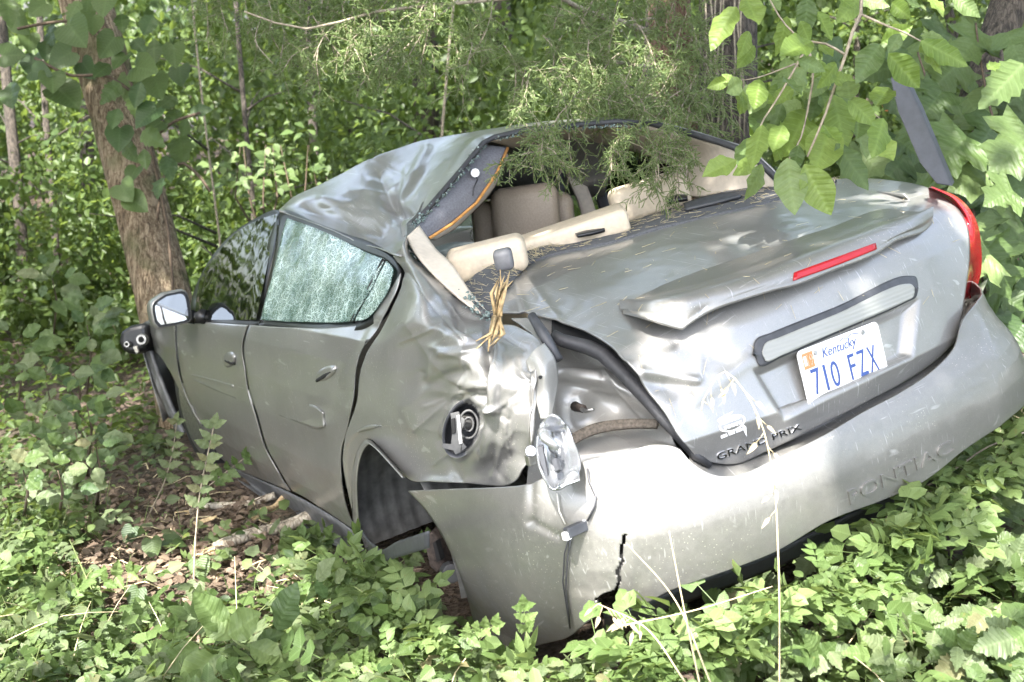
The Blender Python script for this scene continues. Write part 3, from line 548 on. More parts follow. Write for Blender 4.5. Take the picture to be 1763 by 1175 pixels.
# number plate
c4 = [pt((1371, 607, 'Y', -1.088)), pt((1508, 552, 'Y', -1.088)), pt((1532, 650, 'Y', -1.112)), pt((1393, 707, 'Y', -1.112))]
ex = (c4[1] + c4[2] - c4[0] - c4[3]) / 2; ey = (c4[0] + c4[1] - c4[2] - c4[3]) / 2; pc = sum(c4) / 4; pw = np.linalg.norm(ex); ph = np.linalg.norm(ey); exu = ex / pw; eyu = ey / ph; en = np.cross(exu, eyu); en /= np.linalg.norm(en)
if en[1] > 0: en = -en
PL = lambda u, v, o=0: pc + ex * (u - .5) + ey * (v - .5) + en * o                # u, v in 0..1 on the plate
def rr(u0, v0, u1, v1, r, n=6):
    k = pw / ph; P = []
    for cx, cy, a in ((u1 - r, v0 + r * k, -90), (u1 - r, v1 - r * k, 0), (u0 + r, v1 - r * k, 90), (u0 + r, v0 + r * k, 180)):
        for i in range(n + 1): w = math.radians(a + 90 * i / n); P.append((cx + r * math.cos(w), cy + r * k * math.sin(w)))
    return P
plate = MB().prism([PL(u, v, .002) for u, v in rr(0, 0, 1, 1, .05)], en * -.0025).build('license_plate', M['white'], lid)
mb = MB(); q = rr(.018, .03, .982, .97, .045); mb.tube([PL(u, v, .0022) for u, v in q + q[:1]], .0014, 5, False); mb.build('plate_rim', M['white'], plate, True)
def text_polys(txt, shear=0, bold=0.0):
    cu = bpy.data.curves.new('t', 'FONT'); cu.body = txt; cu.size = 1; cu.shear = shear; cu.offset = bold; cu.resolution_u = 4; cu.extrude = .04; o = bpy.data.objects.new('t', cu); COL.objects.link(o)
    dg = bpy.context.evaluated_depsgraph_get(); me = o.evaluated_get(dg).to_mesh(); V = np.array([v.co[:] for v in me.vertices]); F = [tuple(p.vertices) for p in me.polygons]
    o.evaluated_get(dg).to_mesh_clear(); bpy.data.objects.remove(o); bpy.data.curves.remove(cu); V[:, :2] -= V[:, :2].min(0); V[:, :2] /= V[:, :2].max(0); V[:, 2] = np.sign(V[:, 2]); return V, F
def on_plate(name, txt, u0, v0, u1, v1, mat, h=.0012, **k):
    V, F = text_polys(txt, **k); P = [PL(u0 + (u1 - u0) * a, v0 + (v1 - v0) * b, .0028 + h * c) for a, b, c in V]; link(name, mesh(name, P, F, smooth=False), mat, plate)
for ch, a, b in (('7', .10, .195), ('1', .246, .272), ('0', .325, .42), ('F', .55, .625), ('Z', .66, .76), ('X', .79, .895)): on_plate('plate_digit' if ch.isdigit() else 'plate_letter', ch, a, .20, b, .635, M['ink'])
on_plate('state_name', 'Kentucky', .275, .69, .70, .90, M['ink'], .0008, shear=.25)
mb = MB(); mb.tube([PL(u, v, .0034) for u, v in ((.50, .895), (.55, .935), (.60, .905), (.65, .95), (.71, .93), (.75, .90))], .0011, 5); mb.build('horse_line', M['ink'], plate, True)
MB().prism([PL(u, v, .0026) for u, v in ((.045, .66), (.17, .66), (.17, .93), (.045, .93))], en * .0006).build('expiry_sticker', M['sticker'], plate)
on_plate('sticker_digit', '19', .095, .70, .16, .89, M['white'], .0004); MB().prism([PL(u, v, .0034) for u, v in ((.055, .72), (.085, .72), (.085, .88), (.055, .88))], en * .0004).build('sticker_mark', M['white'], plate)
MB().prism([PL(u, v, .0026) for u, v in ((.22, .055), (.735, .055), (.735, .165), (.22, .165))], en * .0006).build('county_band', M['skyblue'], plate)
mb = MB(); q = [(.805, .06), (.805, .19), (.93, .19)]; mb.tube([PL(u, v, .003) for u, v in q], .0012, 4); mb.build('month_box', M['plastic'], plate)
for u, v, r in ((.205, .87, .008), (.80, .90, .008), (.165, .085, .0045), (.785, .09, .0045)): MB().tube([PL(u, v, .0015), PL(u, v, .005)], [r, r * .75], 10).build('screw', M['steel'] if r > .006 else M['plastic'], plate)
# --- lettering stuck on the body: mapped on a quad of sight lines, then dropped on the panel
BV = {}
def bvh_of(o):
    if o.name not in BV:
        me = o.data; BV[o.name] = BVHTree.FromPolygons([v.co[:] for v in me.vertices], [tuple(p.vertices) for p in me.polygons])
    return BV[o.name]
def stick(o, px, py, lift):
    d = ray(px, py); d = d / np.linalg.norm(d); r = bvh_of(o).ray_cast(Vector(Ccar), Vector(d))
    if r[0] is None: return None
    n = np.array(r[1]); n = n if n @ d < 0 else -n; return np.array(r[0]) + n * lift
def lettering(name, txt, quad, panel, mat, lift, **k):
    V, F = text_polys(txt, **k); q = [np.array(a, float) for a in quad]; P = []
    for a, b, c in V:
        x = (1 - b) * ((1 - a) * q[3] + a * q[2]) + b * ((1 - a) * q[0] + a * q[1]); P.append(stick(panel, x[0], x[1], lift if c > 0 else -.002))
    if all(p is not None for p in P): link(name, mesh(name, P, F, smooth=False), mat, panel)
lettering('model_name', 'GRAND PRIX', [(1233, 781), (1376, 730), (1380, 739), (1235, 793)], lid, M['chrome'], .003)
# white oval dealer decal on the lid: ring, two rows of blocky letters and a slogan bar
def ell(cx, cy, a, b, ang, n): return [(cx + a * math.cos(q) * math.cos(ang) - b * math.sin(q) * math.sin(ang), cy + a * math.cos(q) * math.sin(ang) + b * math.sin(q) * math.cos(ang)) for q in np.linspace(0, 2 * math.pi, n)]
dec = []; o_ = ell(1260, 729, 24, 13, -.38, 29); i_ = ell(1260, 729, 21, 10.5, -.38, 29)
V = [stick(lid, x, y, .0016) for x, y in o_ + i_]
dcl = link('decal', mesh('decal', V, [(i, i + 1, 30 + i, 29 + i) for i in range(28)], smooth=False), M['decal'], lid)
def blob(pts): return link('decal_mark', mesh('decal_mark', [stick(lid, x, y, .0018) for x, y in pts], [tuple(range(len(pts)))], smooth=False), M['decal'], dcl)
for cx, cy, nl in ((1258, 723, 5), (1261, 732, 5)):
    for k in range(nl):
        t = (k - nl / 2 + .5) * 6.3; x = cx + t; y = cy - t * .36; blob([(x - 2.4, y - 2.6 + .9), (x + 2.2, y - 3.6 + .4), (x + 2.6, y + 2.6), (x - 1.8, y + 3.6)])
for a, b in ((1242, 753), (1255, 748), (1268, 743)): blob([(a - 2, b - 3), (a + 9, b - 7), (a + 10, b - 2), (a - 1, b + 2)])
blob([(1234, 724), (1240, 719), (1262, 708), (1259, 712), (1244, 722), (1238, 728)]); blob([(1276, 728), (1284, 735), (1285, 752), (1279, 740)])

# --- rear bumper cover
bt = [(702, 846), (780, 842), (860, 839), (905, 834), (950, 817), (997, 797), (1060, 783), (1132, 766), (1166, 772), (1192, 799), (1224, 817), (1264, 820), (1330, 793), (1420, 749), (1482, 712), (1553, 674), (1606, 638), (1644, 598), (1660, 550), (1680, 524)]
bb = [(843, 1115), (878, 1120), (918, 1118), (962, 1114), (1000, 1086), (1026, 1062), (1028, 1040), (1060, 1026), (1085, 1040), (1096, 1052), (1160, 1024), (1250, 991), (1339, 954), (1432, 898), (1517, 866), (1589, 834), (1660, 780), (1722, 737)]
bl = [(702, 846), (727, 872), (751, 906), (771, 943), (792, 991), (805, 1035), (826, 1096), (843, 1115)]
br = [(1680, 524), (1700, 560), (1715, 620), (1722, 680), (1722, 735)]
BZ = np.array([.10, .20, .30, .40, .48, .55, .60, .64, .68, .74, .9]); BO = np.array([-.13, -.075, -.030, -.002, .010, .010, .000, -.018, -.045, -.075, -.12])
def F_BZ(P, off=0): return F_B(P, hermite(BZ, BO, np.clip(P[..., 2] - .03 * np.abs(P[..., 0]), .101, .899).ravel()).reshape(P.shape[:-1]) + off)
Gb = hgrid(bt, bb, bl, br, 290, 100, F_BZ)
ext = []
for k in range(1, 13):
    Y = Gb[:, -1, 1] + .045 * k; offs = np.interp(Gb[:, -1, 2], BZ, BO); a_ = .93 + offs * .6; b_ = 1 + offs; xx = a_ * (np.clip(1 - (np.abs(np.minimum(Y + .2, 0)) / b_) ** 4.2, 0.0, 1)) ** (1 / 4.2); ext.append(np.stack([np.maximum(xx, Gb[:, -1, 0]), Y, Gb[:, -1, 2] + .004 * k], -1))
Gb = np.concatenate([Gb, np.stack(ext, 1)], 1)
crack = near_line([(1076, 922), (1069, 950), (1071, 968), (1062, 985), (1066, 1000), (1060, 1018), (1040, 1026), (1026, 1034)], 3.2)
crl = np.array([(880, 905), (930, 915), (975, 926), (1075, 929), (1160, 918), (1330, 868), (1460, 815), (1660, 700)], float)
def sag(px, py, G):
    yy = np.interp(px, crl[:, 0], crl[:, 1]); cx = np.interp(py, [922, 950, 968, 985, 1000, 1018, 1034], [1076, 1069, 1071, 1062, 1066, 1060, 1026]); fl = np.exp(-np.clip(cx - px, 0, 400) / 45) * (px < cx) * sm(py, 915, 990) * .012
    return fl + .004 * noise(G, 2.5, 4) - .00016 * sm(px, 890, 960) * (1 - .75 * sm(px, 1150, 1500)) * np.clip(py - yy, 0, 200)
bump = patch('rear_bumper', Gb, M['bumper'], car, .005, [('f', sag), ('l', (915, 800), (913, 900), 7, -.006), ('l', (913, 900), (960, 925), 7, -.006), ('g', 1085, 980, (14, 50), .006), ('n', 980, 820, (60, 30), .006, 9, 3)], [crack], wav=.0012)
tag(bump, 'rear bumper cover cracked and pulled loose at its left end')
lettering('maker_name', 'PONTIAC', [(1458, 846), (1636, 757), (1641, 777), (1463, 869)], bump, M['bumper'], .0055)
strip('bumper_valance', [[(1040, 1062, 'B', -.175), (1096, 1048, 'B', -.175), (1160, 1020, 'B', -.175), (1339, 950, 'B', -.175), (1517, 862, 'B', -.175), (1620, 806, 'B', -.175)], [(1040, 1085, 'B', -.24), (1096, 1078, 'B', -.235), (1160, 1048, 'B', -.23), (1339, 977, 'B', -.23), (1517, 888, 'B', -.23), (1620, 832, 'B', -.23)]], M['plastic'], car, 60, 6, .01)

strip('bumper_step', [[(1190, 775, 'R', .03), (1224, 790, 'R', .03), (1267, 792, 'R', .03), (1382, 742, 'R', .03), (1482, 692, 'R', .03), (1553, 655, 'R', .03), (1610, 616, 'R', .03), (1640, 585, 'R', .03), (1655, 545, 'R', .03), (1660, 510, 'R', .04)], [(1185, 806, 'B', -.10), (1222, 826, 'B', -.09), (1266, 830, 'B', -.08), (1382, 775, 'B', -.08), (1484, 722, 'B', -.09), (1556, 684, 'B', -.10), (1612, 648, 'B', -.11), (1650, 606, 'B', -.12), (1668, 560, 'B', -.13), (1682, 530, 'B', -.13)]], M['bumper'], car, 70, 6, .004)
# --- open tail lamp pocket
pk = [[(880, 548, 'D', 3.22), (955, 548, 'D', 3.2), (1030, 575, 'D', 3.08), (1110, 640, 'D', 2.98)],
      [(925, 590, 'D', 3.00), (985, 612, 'D', 3.10), (1060, 645, 'D', 3.03), (1130, 705, 'D', 2.94)],
      [(928, 640, 'D', 2.94), (985, 648, 'D', 3.02), (1050, 662, 'D', 3.02), (1140, 725, 'D', 2.92)],
      [(920, 664, 'D', 2.94), (988, 664, 'D', 3.06), (1070, 690, 'D', 3.06), (1150, 742, 'D', 2.92)],
      [(915, 735, 'D', 2.95), (990, 738, 'D', 3.06), (1070, 742, 'D', 3.03), (1162, 765, 'D', 2.90)],
      [(910, 790, 'D', 2.95), (990, 785, 'D', 2.98), (1070, 775, 'D', 2.95), (1172, 775, 'D', 2.87)],
      [(905, 860, 'D', 2.98), (990, 850, 'D', 3.0), (1070, 830, 'D', 2.98), (1185, 810, 'D', 2.9)]]
pocket = patch('lamp_pocket', grid_from_rows(pk, 90, 100), M['primer'], car, .004, [('g', 996, 697, (22, 24), .03), ('l', (965, 640), (1030, 643), 6, .012), ('l', (935, 600), (950, 720), 9, .014), ('n', 1010, 720, (90, 90), .006, 14, 4), ('l', (1040, 640), (1110, 720), 6, .010), ('g', 1060, 700, (30, 25), -.012)], wav=.003)
MB().tube([pt((x, y, 'D', d)) for x, y, d in ((952, 574, 2.99), (966, 586, 2.98), (1012, 598, 2.95), (1038, 610, 2.92), (1078, 648, 2.87), (1117, 690, 2.82), (1149, 727, 2.80), (1178, 761, 2.79), (1197, 785, 2.79), (1223, 802, 2.80))], [.012, .018, .020, .021, .021, .020, .018, .015, .012, .008], 10).build('boot_seal', M['rubber'], pocket, True)
strip('boot_gap_shade', [R_([(950, 549), (1007, 567), (1053, 595), (1089, 631), (1117, 668), (1146, 710), (1168, 748), (1196, 782)], 'L', .035), [(950, 572, 'D', 3.03), (1000, 592, 'D', 3.0), (1038, 606, 'D', 2.96), (1075, 642, 'D', 2.91), (1108, 678, 'D', 2.87), (1140, 715, 'D', 2.84), (1166, 748, 'D', 2.83), (1190, 780, 'D', 2.83)]], M['cavity'], pocket, 50, 6, .003)  # black strip laid in as the shade inside the open gap
strip('torn_flange', [[(906, 622, 'D', 2.86), (914, 655, 'D', 2.85), (922, 690, 'D', 2.84), (930, 722, 'D', 2.82)], [(920, 604, 'D', 2.85), (934, 640, 'D', 2.81), (940, 680, 'D', 2.82), (941, 720, 'D', 2.80)], [(936, 592, 'D', 2.88), (955, 618, 'D', 2.86), (961, 655, 'D', 2.86), (952, 715, 'D', 2.82)]], M['primer'], pocket, 40, 16, .004, wav=.004)
MB().tube([pt((930, 650, 'D', 2.80)), pt((930, 650, 'D', 2.83))], .005, 8).build('bolt_hole', M['cavity'], pocket)
MB().tube([pt((x, y, 'D', d)) for x, y, d in ((915, 543, 2.98), (935, 575, 2.94), (962, 620, 2.9))], [.012, .016, .012], 8).build('hinge_strut', M['plastic'], pocket, True)
strip('foam_strip', [[(982, 748, 'D', 2.96), (1020, 730, 'D', 2.97), (1070, 722, 'D', 2.96), (1134, 722, 'D', 2.90)], [(984, 768, 'D', 2.95), (1022, 748, 'D', 2.96), (1072, 738, 'D', 2.95), (1128, 735, 'D', 2.89)]], M['foam'], pocket, 30, 5, .012, wav=.002)
MB().tube([pt((990, 700, 'D', 2.99)), pt((1000, 703, 'D', 2.95)), pt((1004, 704, 'D', 2.935))], [.014, .011, .011], 10).build('lamp_stud', M['rust'], pocket, True)
MB().tube([pt((998, 703, 'D', 2.95)), pt((1008, 708, 'D', 2.9)), pt((1022, 705, 'D', 2.88))], [.006, .006, .004], 6).build('stud_bolt', M['steel'], pocket, True)
MB().tube([pt((x, y, 'D', 2.84)) for x, y in ((917, 640), (919, 690), (916, 740), (914, 788))], [.006, .008, .008, .006], 6).build('torn_seam', M['steel'], pocket, True)
MB().tube([pt((914, 776, 'D', 2.82)), pt((914, 777, 'D', 2.78))], [.016, .013], 12).build('clip', M['chrome'], pocket); MB().box(pt((914, 792, 'D', 2.79)), I3, (.012, .01, .014)).build('clip', M['steel'], pocket, bevel=.003)
tl = [[(930, 730, 'D', 2.74), (940, 720, 'D', 2.72), (950, 716, 'D', 2.71), (964, 722, 'D', 2.71), (979, 733, 'D', 2.73)],
      [(926, 760, 'D', 2.72), (938, 755, 'D', 2.75), (955, 752, 'D', 2.77), (972, 752, 'D', 2.73), (986, 755, 'D', 2.72)],
      [(929, 800, 'D', 2.68), (942, 796, 'D', 2.72), (960, 790, 'D', 2.74), (978, 786, 'D', 2.70), (996, 784, 'D', 2.68)],
      [(940, 826, 'D', 2.65), (950, 826, 'D', 2.68), (964, 822, 'D', 2.68), (980, 818, 'D', 2.66), (998, 815, 'D', 2.65)],
      [(948, 838, 'D', 2.63), (955, 845, 'D', 2.63), (961, 848, 'D', 2.63), (978, 837, 'D', 2.63), (997, 826, 'D', 2.63)]]
lampb = patch('tail_lamp', grid_from_rows(tl, 34, 44), M['reflector'], car, .006, [('l', (945, 760), (958, 800), 7, .016), ('l', (958, 848), (990, 815), 6, .012), ('l', (932, 735), (970, 730), 3, .006), ('l', (932, 742), (970, 738), 3, .006)], wav=.001)
tag(lampb, 'smashed left tail lamp, bare silver reflector hanging from its pocket')
MB().tube([pt((934, 745, 'D', 2.70)), pt((942, 752, 'D', 2.66)), pt((952, 768, 'D', 2.66)), pt((960, 785, 'D', 2.67))], [.014, .018, .014, .010], 10).build('bulb_socket', M['reflector'], lampb, True)
MB().prism([pt((x, y, 'D', 2.68)) for x, y in [(925, 770), (932, 800), (946, 834), (944, 826), (934, 770)]], (.01, .01, 0)).build('lamp_casing', M['plastic'], lampb)
MB().tube([pt((956, 792, 'D', 2.665)), pt((962, 812, 'D', 2.645))], .009, 4).build('reflector_slot', M['plastic'], lampb)
mb = MB(); mb.tube([stick(bump, x, y, .010) if stick(bump, x, y, .01) is not None else pt((x, y, 'D', 2.75)) for x, y in ((1014, 808), (1017, 830), (1028, 855), (1026, 872), (1014, 896))], .003, 6); har = mb.build('lamp_harness', M['wire'], car, True)
cpt = stick(bump, 997, 908, .016); MB().box(cpt, [exu, eyu, en], (.030, .013, .012)).build('connector', M['plastic'], har, bevel=.003)
for s in (-1, 1): MB().box(cpt + exu * s * .030 + eyu * s * .006, [exu, eyu, en], (.009, .010, .010)).build('connector_end', M['decal'], har, bevel=.003)
for pts in (((985, 915), (975, 950), (972, 1000), (978, 1040), (984, 1078)), ((987, 916), (980, 960), (977, 1010), (981, 1045), (984, 1078))): MB().tube([stick(bump, x, y, .008) for x, y in pts], .0022, 5).build('wire', M['wire'], har, True)
MB().tube([stick(bump, x, y, .008) for x, y in ((962, 850), (966, 880), (976, 902))], .002, 5).build('wire', M['wirew'], har, True)
# --- wheel well at the left rear
def cyl_grid(cy, cz, r, a0, a1, x0, x1, na, nx, groove=0):
    G = np.zeros((na, nx, 3))
    for i, a in enumerate(np.linspace(a0, a1, na)):
        for j, x in enumerate(np.linspace(x0, x1, nx)):
            rr_ = r + groove * ((j % 4) in (1, 2)); G[i, j] = (x, cy + rr_ * math.cos(a), cz + rr_ * math.sin(a))
    return G
patch('wheel_liner', cyl_grid(.09, .27, .385, math.radians(-14), math.radians(190), -.885, -.56, 60, 25, .007), M['liner'], car, 0, wav=.002)
patch('wheel_well', cyl_grid(.09, .27, .385, 0, 2 * math.pi, -.56, -.56, 40, 2), M['cavity'], car, 0, wav=0) if 0 else None
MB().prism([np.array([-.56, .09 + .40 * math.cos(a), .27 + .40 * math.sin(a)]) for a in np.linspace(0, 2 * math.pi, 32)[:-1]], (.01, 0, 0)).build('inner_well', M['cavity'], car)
brk = MB().prism([pt((x, y, 'D', 3.45)) for x, y in ((728, 925), (742, 915), (756, 930), (766, 975), (752, 990), (738, 975))], np.array([.06, .03, .0])).build('brake_caliper', M['rust'], car, bevel=.008)
MB().prism([pt((x, y, 'D', 3.43)) for x, y in ((745, 935), (750, 932), (759, 965), (752, 968))], np.array([.02, .01, .0])).build('brake_pad', M['cavity'], brk)
MB().tube([pt((775, 985, 'D', 3.42)), pt((778, 988, 'D', 3.36))], [.035, .03], 12).build('wheel_hub', M['rubber'], car, bevel=.004)
strip('mud_flap', [[(614, 905, 'S', .02), (640, 938, 'S', .06), (690, 930, 'S', .2), (735, 915, 'S', .28)], [(630, 945, 'S', .0), (648, 962, 'S', .05), (690, 958, 'S', .2), (735, 945, 'S', .28)]], M['plastic'], car, 30, 6, .006, wav=.004)
# --- front wheel arch and front corner
strip('arch_flange', [R_([(250, 604), (254, 625), (266, 660), (282, 700), (300, 738), (308, 756)], 'X', -.87), R_([(258, 606), (264, 625), (277, 660), (292, 697), (306, 728), (314, 745)], 'X', -.86)], M['sill'], car, 40, 5, .02)
MB().prism([pt((x, y, 'X', -.72)) for x, y in ((250, 600), (275, 607), (300, 640), (340, 715), (360, 760), (320, 775), (290, 730), (262, 660))], (.02, 0, 0)).build('front_arch_liner', M['cavity'], car)
hb = [(203, 590), (205, 572), (222, 561), (252, 555), (254, 600), (228, 612), (210, 606)]
hl = MB().prism([at(x, y, 'D', 6.45) for x, y in hb], Rcar.T @ np.array([.02, 0, .3])).build('headlamp', M['black'], car, bevel=.03, seg=3)
tag(hl, 'bare black headlamp housing, its lens gone')
for x, y, r in ((221, 593, .020), (246, 585, .036)):
    p0 = at(x, y, 'D', 6.44); ax = Rcar.T @ np.array([0, 0, -1.0]); MB().tube([p0, p0 + ax * .03], [r, r * .8], 14).build('lamp_bulb', M['steel'], hl); MB().tube([p0 + ax * .03, p0 + ax * .034], [r * .5, r * .4], 12).build('lamp_bulb', M['cavity'], hl)
MB().prism([at(x, y, 'D', 6.43) for x, y in ((229, 598), (235, 596), (238, 606), (234, 609))], Rcar.T @ np.array([0, 0, .02])).build('lamp_clip', M['wirew'], hl)
# --- right tail lamp
lampr = strip('tail_lamp', [[(1598, 323.5, 'L', .004), (1637, 346, 'L', .004), (1663, 381, 'L', .004), (1670, 431, 'L', .004), (1666, 475, 'L', .004), (1660, 516, 'L', .004)], [(1602, 322, 'X', .74), (1648, 345, 'X', .785), (1673, 381, 'X', .81), (1682, 435, 'X', .825), (1677, 478, 'X', .815), (1665, 516, 'X', .79)], [(1605, 321, 'X', .77), (1652, 342, 'X', .83), (1679, 376, 'X', .87), (1690, 432, 'X', .89), (1687, 480, 'X', .875), (1672, 514, 'X', .83)]], M['red'], car, 60, 14, 0)
tag(lampr, 'intact dark red right tail lamp')
# --- hidden right side, bonnet, nose and floor so the car is whole from other positions
YY, ZZ = np.meshgrid(np.linspace(-.70, 3.55, 110), np.linspace(.2, .99, 30)); X_ = xs(YY, np.minimum(ZZ, .97)) - .01
Gs = np.stack([X_, YY, ZZ + .02], -1); G_ = Gs.reshape(-1, 3); nv, nu = 30, 110; idx = np.arange(nv * nu).reshape(nv, nu)
Fs = np.stack([idx[:-1, :-1], idx[:-1, 1:], idx[1:, 1:], idx[1:, :-1]], -1).reshape(-1, 4); cc = G_[Fs].mean(1)
kp = (np.hypot(cc[:, 1], cc[:, 2] - .33) > .37) & (np.hypot(cc[:, 1] - 2.807, cc[:, 2] - .33) > .37)
bs = link('body_side', mesh('body_side', G_, Fs[kp]), M['paint'], car); bs.modifiers.new('t', 'SOLIDIFY').thickness = .01
Gq2 = np.zeros((20, 16, 3))
for i, z in enumerate(np.linspace(.70, 1.10, 20)):
    for j, s in enumerate(np.linspace(0, 1, 16)): Y = -.76 + .30 * s; Gq2[i, j] = (.80 + .10 * math.sin(s * math.pi / 2) - .10 * max(0, (z - .9) / .2) ** 2, Y, z)
patch('quarter_panel', Gq2, M['paint'], car, .004)
hood = np.zeros((14, 24, 3))
for i, y in enumerate(np.linspace(2.35, 3.6, 14)):
    for j, x in enumerate(np.linspace(-.72, .72, 24)): hood[i, j] = (x, y, .98 - .05 * (y - 2.35) - .12 * ((y - 2.35) / 1.25) ** 3 - .07 * (x / .8) ** 2)
patch('bonnet', hood, M['paint'], car, .006)
nose = np.zeros((14, 30, 3))
for i, z in enumerate(np.linspace(.22, .80, 14)):
    for j, a in enumerate(np.linspace(-1, 1, 30)): nose[i, j] = (a * .88, 3.95 - .06 * math.cos(z * 3) - .42 * abs(a) ** 3.5 - .18 * max(0, z - .6), z)
patch('front_bumper', nose, M['bumper'], car, .006)
MB().box((0, 1.5, .24), I3, (.52, 2.3, .05)).build('floor_pan', M['cavity'], car)
for s_, yc, nm in ((1, 0, 'wheel'), (1, 2.807, 'wheel'), (-1, 2.807, 'wheel')):
    x0 = s_ * .86; w = MB().tube([(x0 - s_ * t, yc, .33) for t in (0, .02, .05, .18, .21, .23)], [.27, .315, .33, .33, .315, .27], 28).build(nm, M['rubber'], car, True)
    MB().tube([(x0 + s_ * .002, yc, .33), (x0 - s_ * .03, yc, .33)], [.20, .18], 24).build('rim', M['steel'], w)
# --- cabin
MB().box((-.79, 1.45, .62), I3, (.02, .80, .30)).build('door_trim', M['plastic'], car, bevel=.01); MB().box((.82, 1.0, .62), I3, (.02, 1.3, .34)).build('door_trim', M['tan'], car, bevel=.01)
MB().box((0, 2.2, .72), I3, (.72, .18, .24)).build('dashboard', M['plastic'], car, bevel=.06, seg=4)
rs = rbox('rear_seat', (0, .30, .70), [np.array([1, 0, 0.05]), np.array([0, .95, -.3]), np.array([0, .3, .95])], (.64, .09, .34), M['cream'], car, .07)
cen_ax = [Rcar.T @ np.array([.95, -.30, 0]), Rcar.T @ np.array([0, .1, 1.0]), Rcar.T @ np.array([.30, .95, 0])]
def pxbox(name, px, py, D, hw, hh, hd, mat, par, r, tilt=-.30):
    c, s = math.cos(tilt), math.sin(tilt); ax = [Rcar.T @ np.array([c, s, -.25]), Rcar.T @ np.array([0, -.25, 1.0]), Rcar.T @ np.array([-s, c, .2])]
    ax = [a / np.linalg.norm(a) for a in ax]; return rbox(name, at(px, py, 'D', D), ax, (hw * D / FPX, hd, hh * D / FPX), mat, par, r)
pxbox('headrest', 838, 447, 3.72, 72, 30, .075, M['cream'], rs, .032, -.22); pxbox('headrest', 1117, 341, 4.22, 68, 31, .075, M['cream'], rs, .032, -.27)
pxbox('seat_top', 972, 408, 3.97, 112, 21, .10, M['cream'], rs, .02, -.30)
fs = pxbox('front_seat', 905, 430, 4.75, 90, 90, .06, M['tan'], car, .05, -.10); pxbox('headrest', 905, 372, 4.62, 60, 52, .055, M['tan'], fs, .05, -.10)
fs2 = rbox('front_seat', (-.38, 1.12, .66), I3, (.26, .08, .34), M['tan'], car, .07); rbox('headrest', (-.38, 1.10, 1.06), I3, (.13, .05, .085), M['tan'], fs2, .04)
shelf = strip('parcel_shelf', [[(790, 495, 'D', 3.44), (835, 462, 'D', 3.60), (905, 432, 'D', 3.78), (1000, 410, 'D', 3.98), (1100, 375, 'D', 4.12), (1185, 348, 'D', 4.18), (1300, 318, 'D', 4.1), (1440, 306, 'D', 3.95)],
                       [(848, 545, 'T', .02), (884, 482, 'T', .02), (936, 440, 'T', .02), (1047, 416, 'T', .02), (1166, 383, 'T', .02), (1285, 355, 'T', .02), (1350, 338, 'T', .02), (1433, 316, 'T', .02)]], M['shelf'], car, 80, 24, .02, wav=.004)
strip('speaker_cover', [[(990, 402, 'D', 3.86), (1015, 392, 'D', 3.87), (1040, 388, 'D', 3.87)], [(994, 404, 'D', 3.82), (1018, 400, 'D', 3.82), (1041, 394, 'D', 3.83)]], M['black'], shelf, 16, 5, .012)
strip('speaker_cover', [[(1148, 341, 'D', 4.08), (1165, 335, 'D', 4.08), (1184, 335, 'D', 4.08)], [(1150, 346, 'D', 4.05), (1166, 343, 'D', 4.05), (1184, 340, 'D', 4.05)]], M['black'], shelf, 12, 5, .015)
strip('shelf_tray', [[(1176, 350, 'D', 3.98), (1230, 334, 'D', 3.96), (1270, 330, 'D', 3.95)], [(1180, 360, 'D', 3.92), (1225, 350, 'D', 3.90), (1276, 336, 'D', 3.90)]], M['plastic'], shelf, 16, 5, .01)
pxbox('anchor_cap', 867, 447, 3.42, 17, 18, .035, M['sill'], shelf, .015, -.2)
strip('pillar_trim', [[(700, 408, 'D', 3.60), (716, 436, 'D', 3.5), (752, 478, 'D', 3.38), (800, 520, 'D', 3.26), (842, 548, 'D', 3.18)], [(722, 388, 'D', 3.70), (748, 425, 'D', 3.6), (778, 455, 'D', 3.46), (812, 505, 'D', 3.32), (842, 540, 'D', 3.2)]], M['beige'], car, 40, 8, .006)
head = strip('headliner', [[(831, 248, 'D', 4.25), (798, 296, 'D', 4.15), (760, 338, 'D', 4.02), (730, 372, 'D', 3.94), (716, 392, 'D', 3.9)], [(856, 252, 'D', 4.28), (838, 296, 'D', 4.20), (800, 340, 'D', 4.08), (762, 372, 'D', 3.98), (726, 402, 'D', 3.92)], [(874, 254, 'D', 4.30), (856, 296, 'D', 4.24), (818, 350, 'D', 4.12), (776, 386, 'D', 4.02), (738, 410, 'D', 3.94)]], M['felt'], car, 60, 12, .012, wav=.003)
tag(head, 'headliner board torn down, grey felt back showing')
MB().tube([pt(q) for q in ((874, 255, 'D', 4.29), (856, 298, 'D', 4.23), (820, 350, 'D', 4.11), (778, 386, 'D', 4.01), (740, 410, 'D', 3.93))], .006, 6).build('liner_edge', M['orange'], head, True)
strip('liner_face', [[(872, 262, 'D', 4.31), (853, 305, 'D', 4.25), (818, 353, 'D', 4.13), (778, 389, 'D', 4.03), (742, 412, 'D', 3.95)], [(876, 270, 'D', 4.36), (850, 325, 'D', 4.3), (812, 368, 'D', 4.18), (780, 397, 'D', 4.08), (748, 414, 'D', 3.98)]], M['beige'], head, 30, 5, .004)
MB().tube([pt(q) for q in ((818, 298, 'D', 4.13), (822, 310, 'D', 4.13), (815, 325, 'D', 4.10), (814, 337, 'D', 4.08))], .003, 5).build('liner_wire', M['wire'], head, True); MB().tube([at(818, 298, 'D', 4.15), at(818, 298, 'D', 4.12)], [.018, .016], 10).build('liner_clip', M['decal'], head)
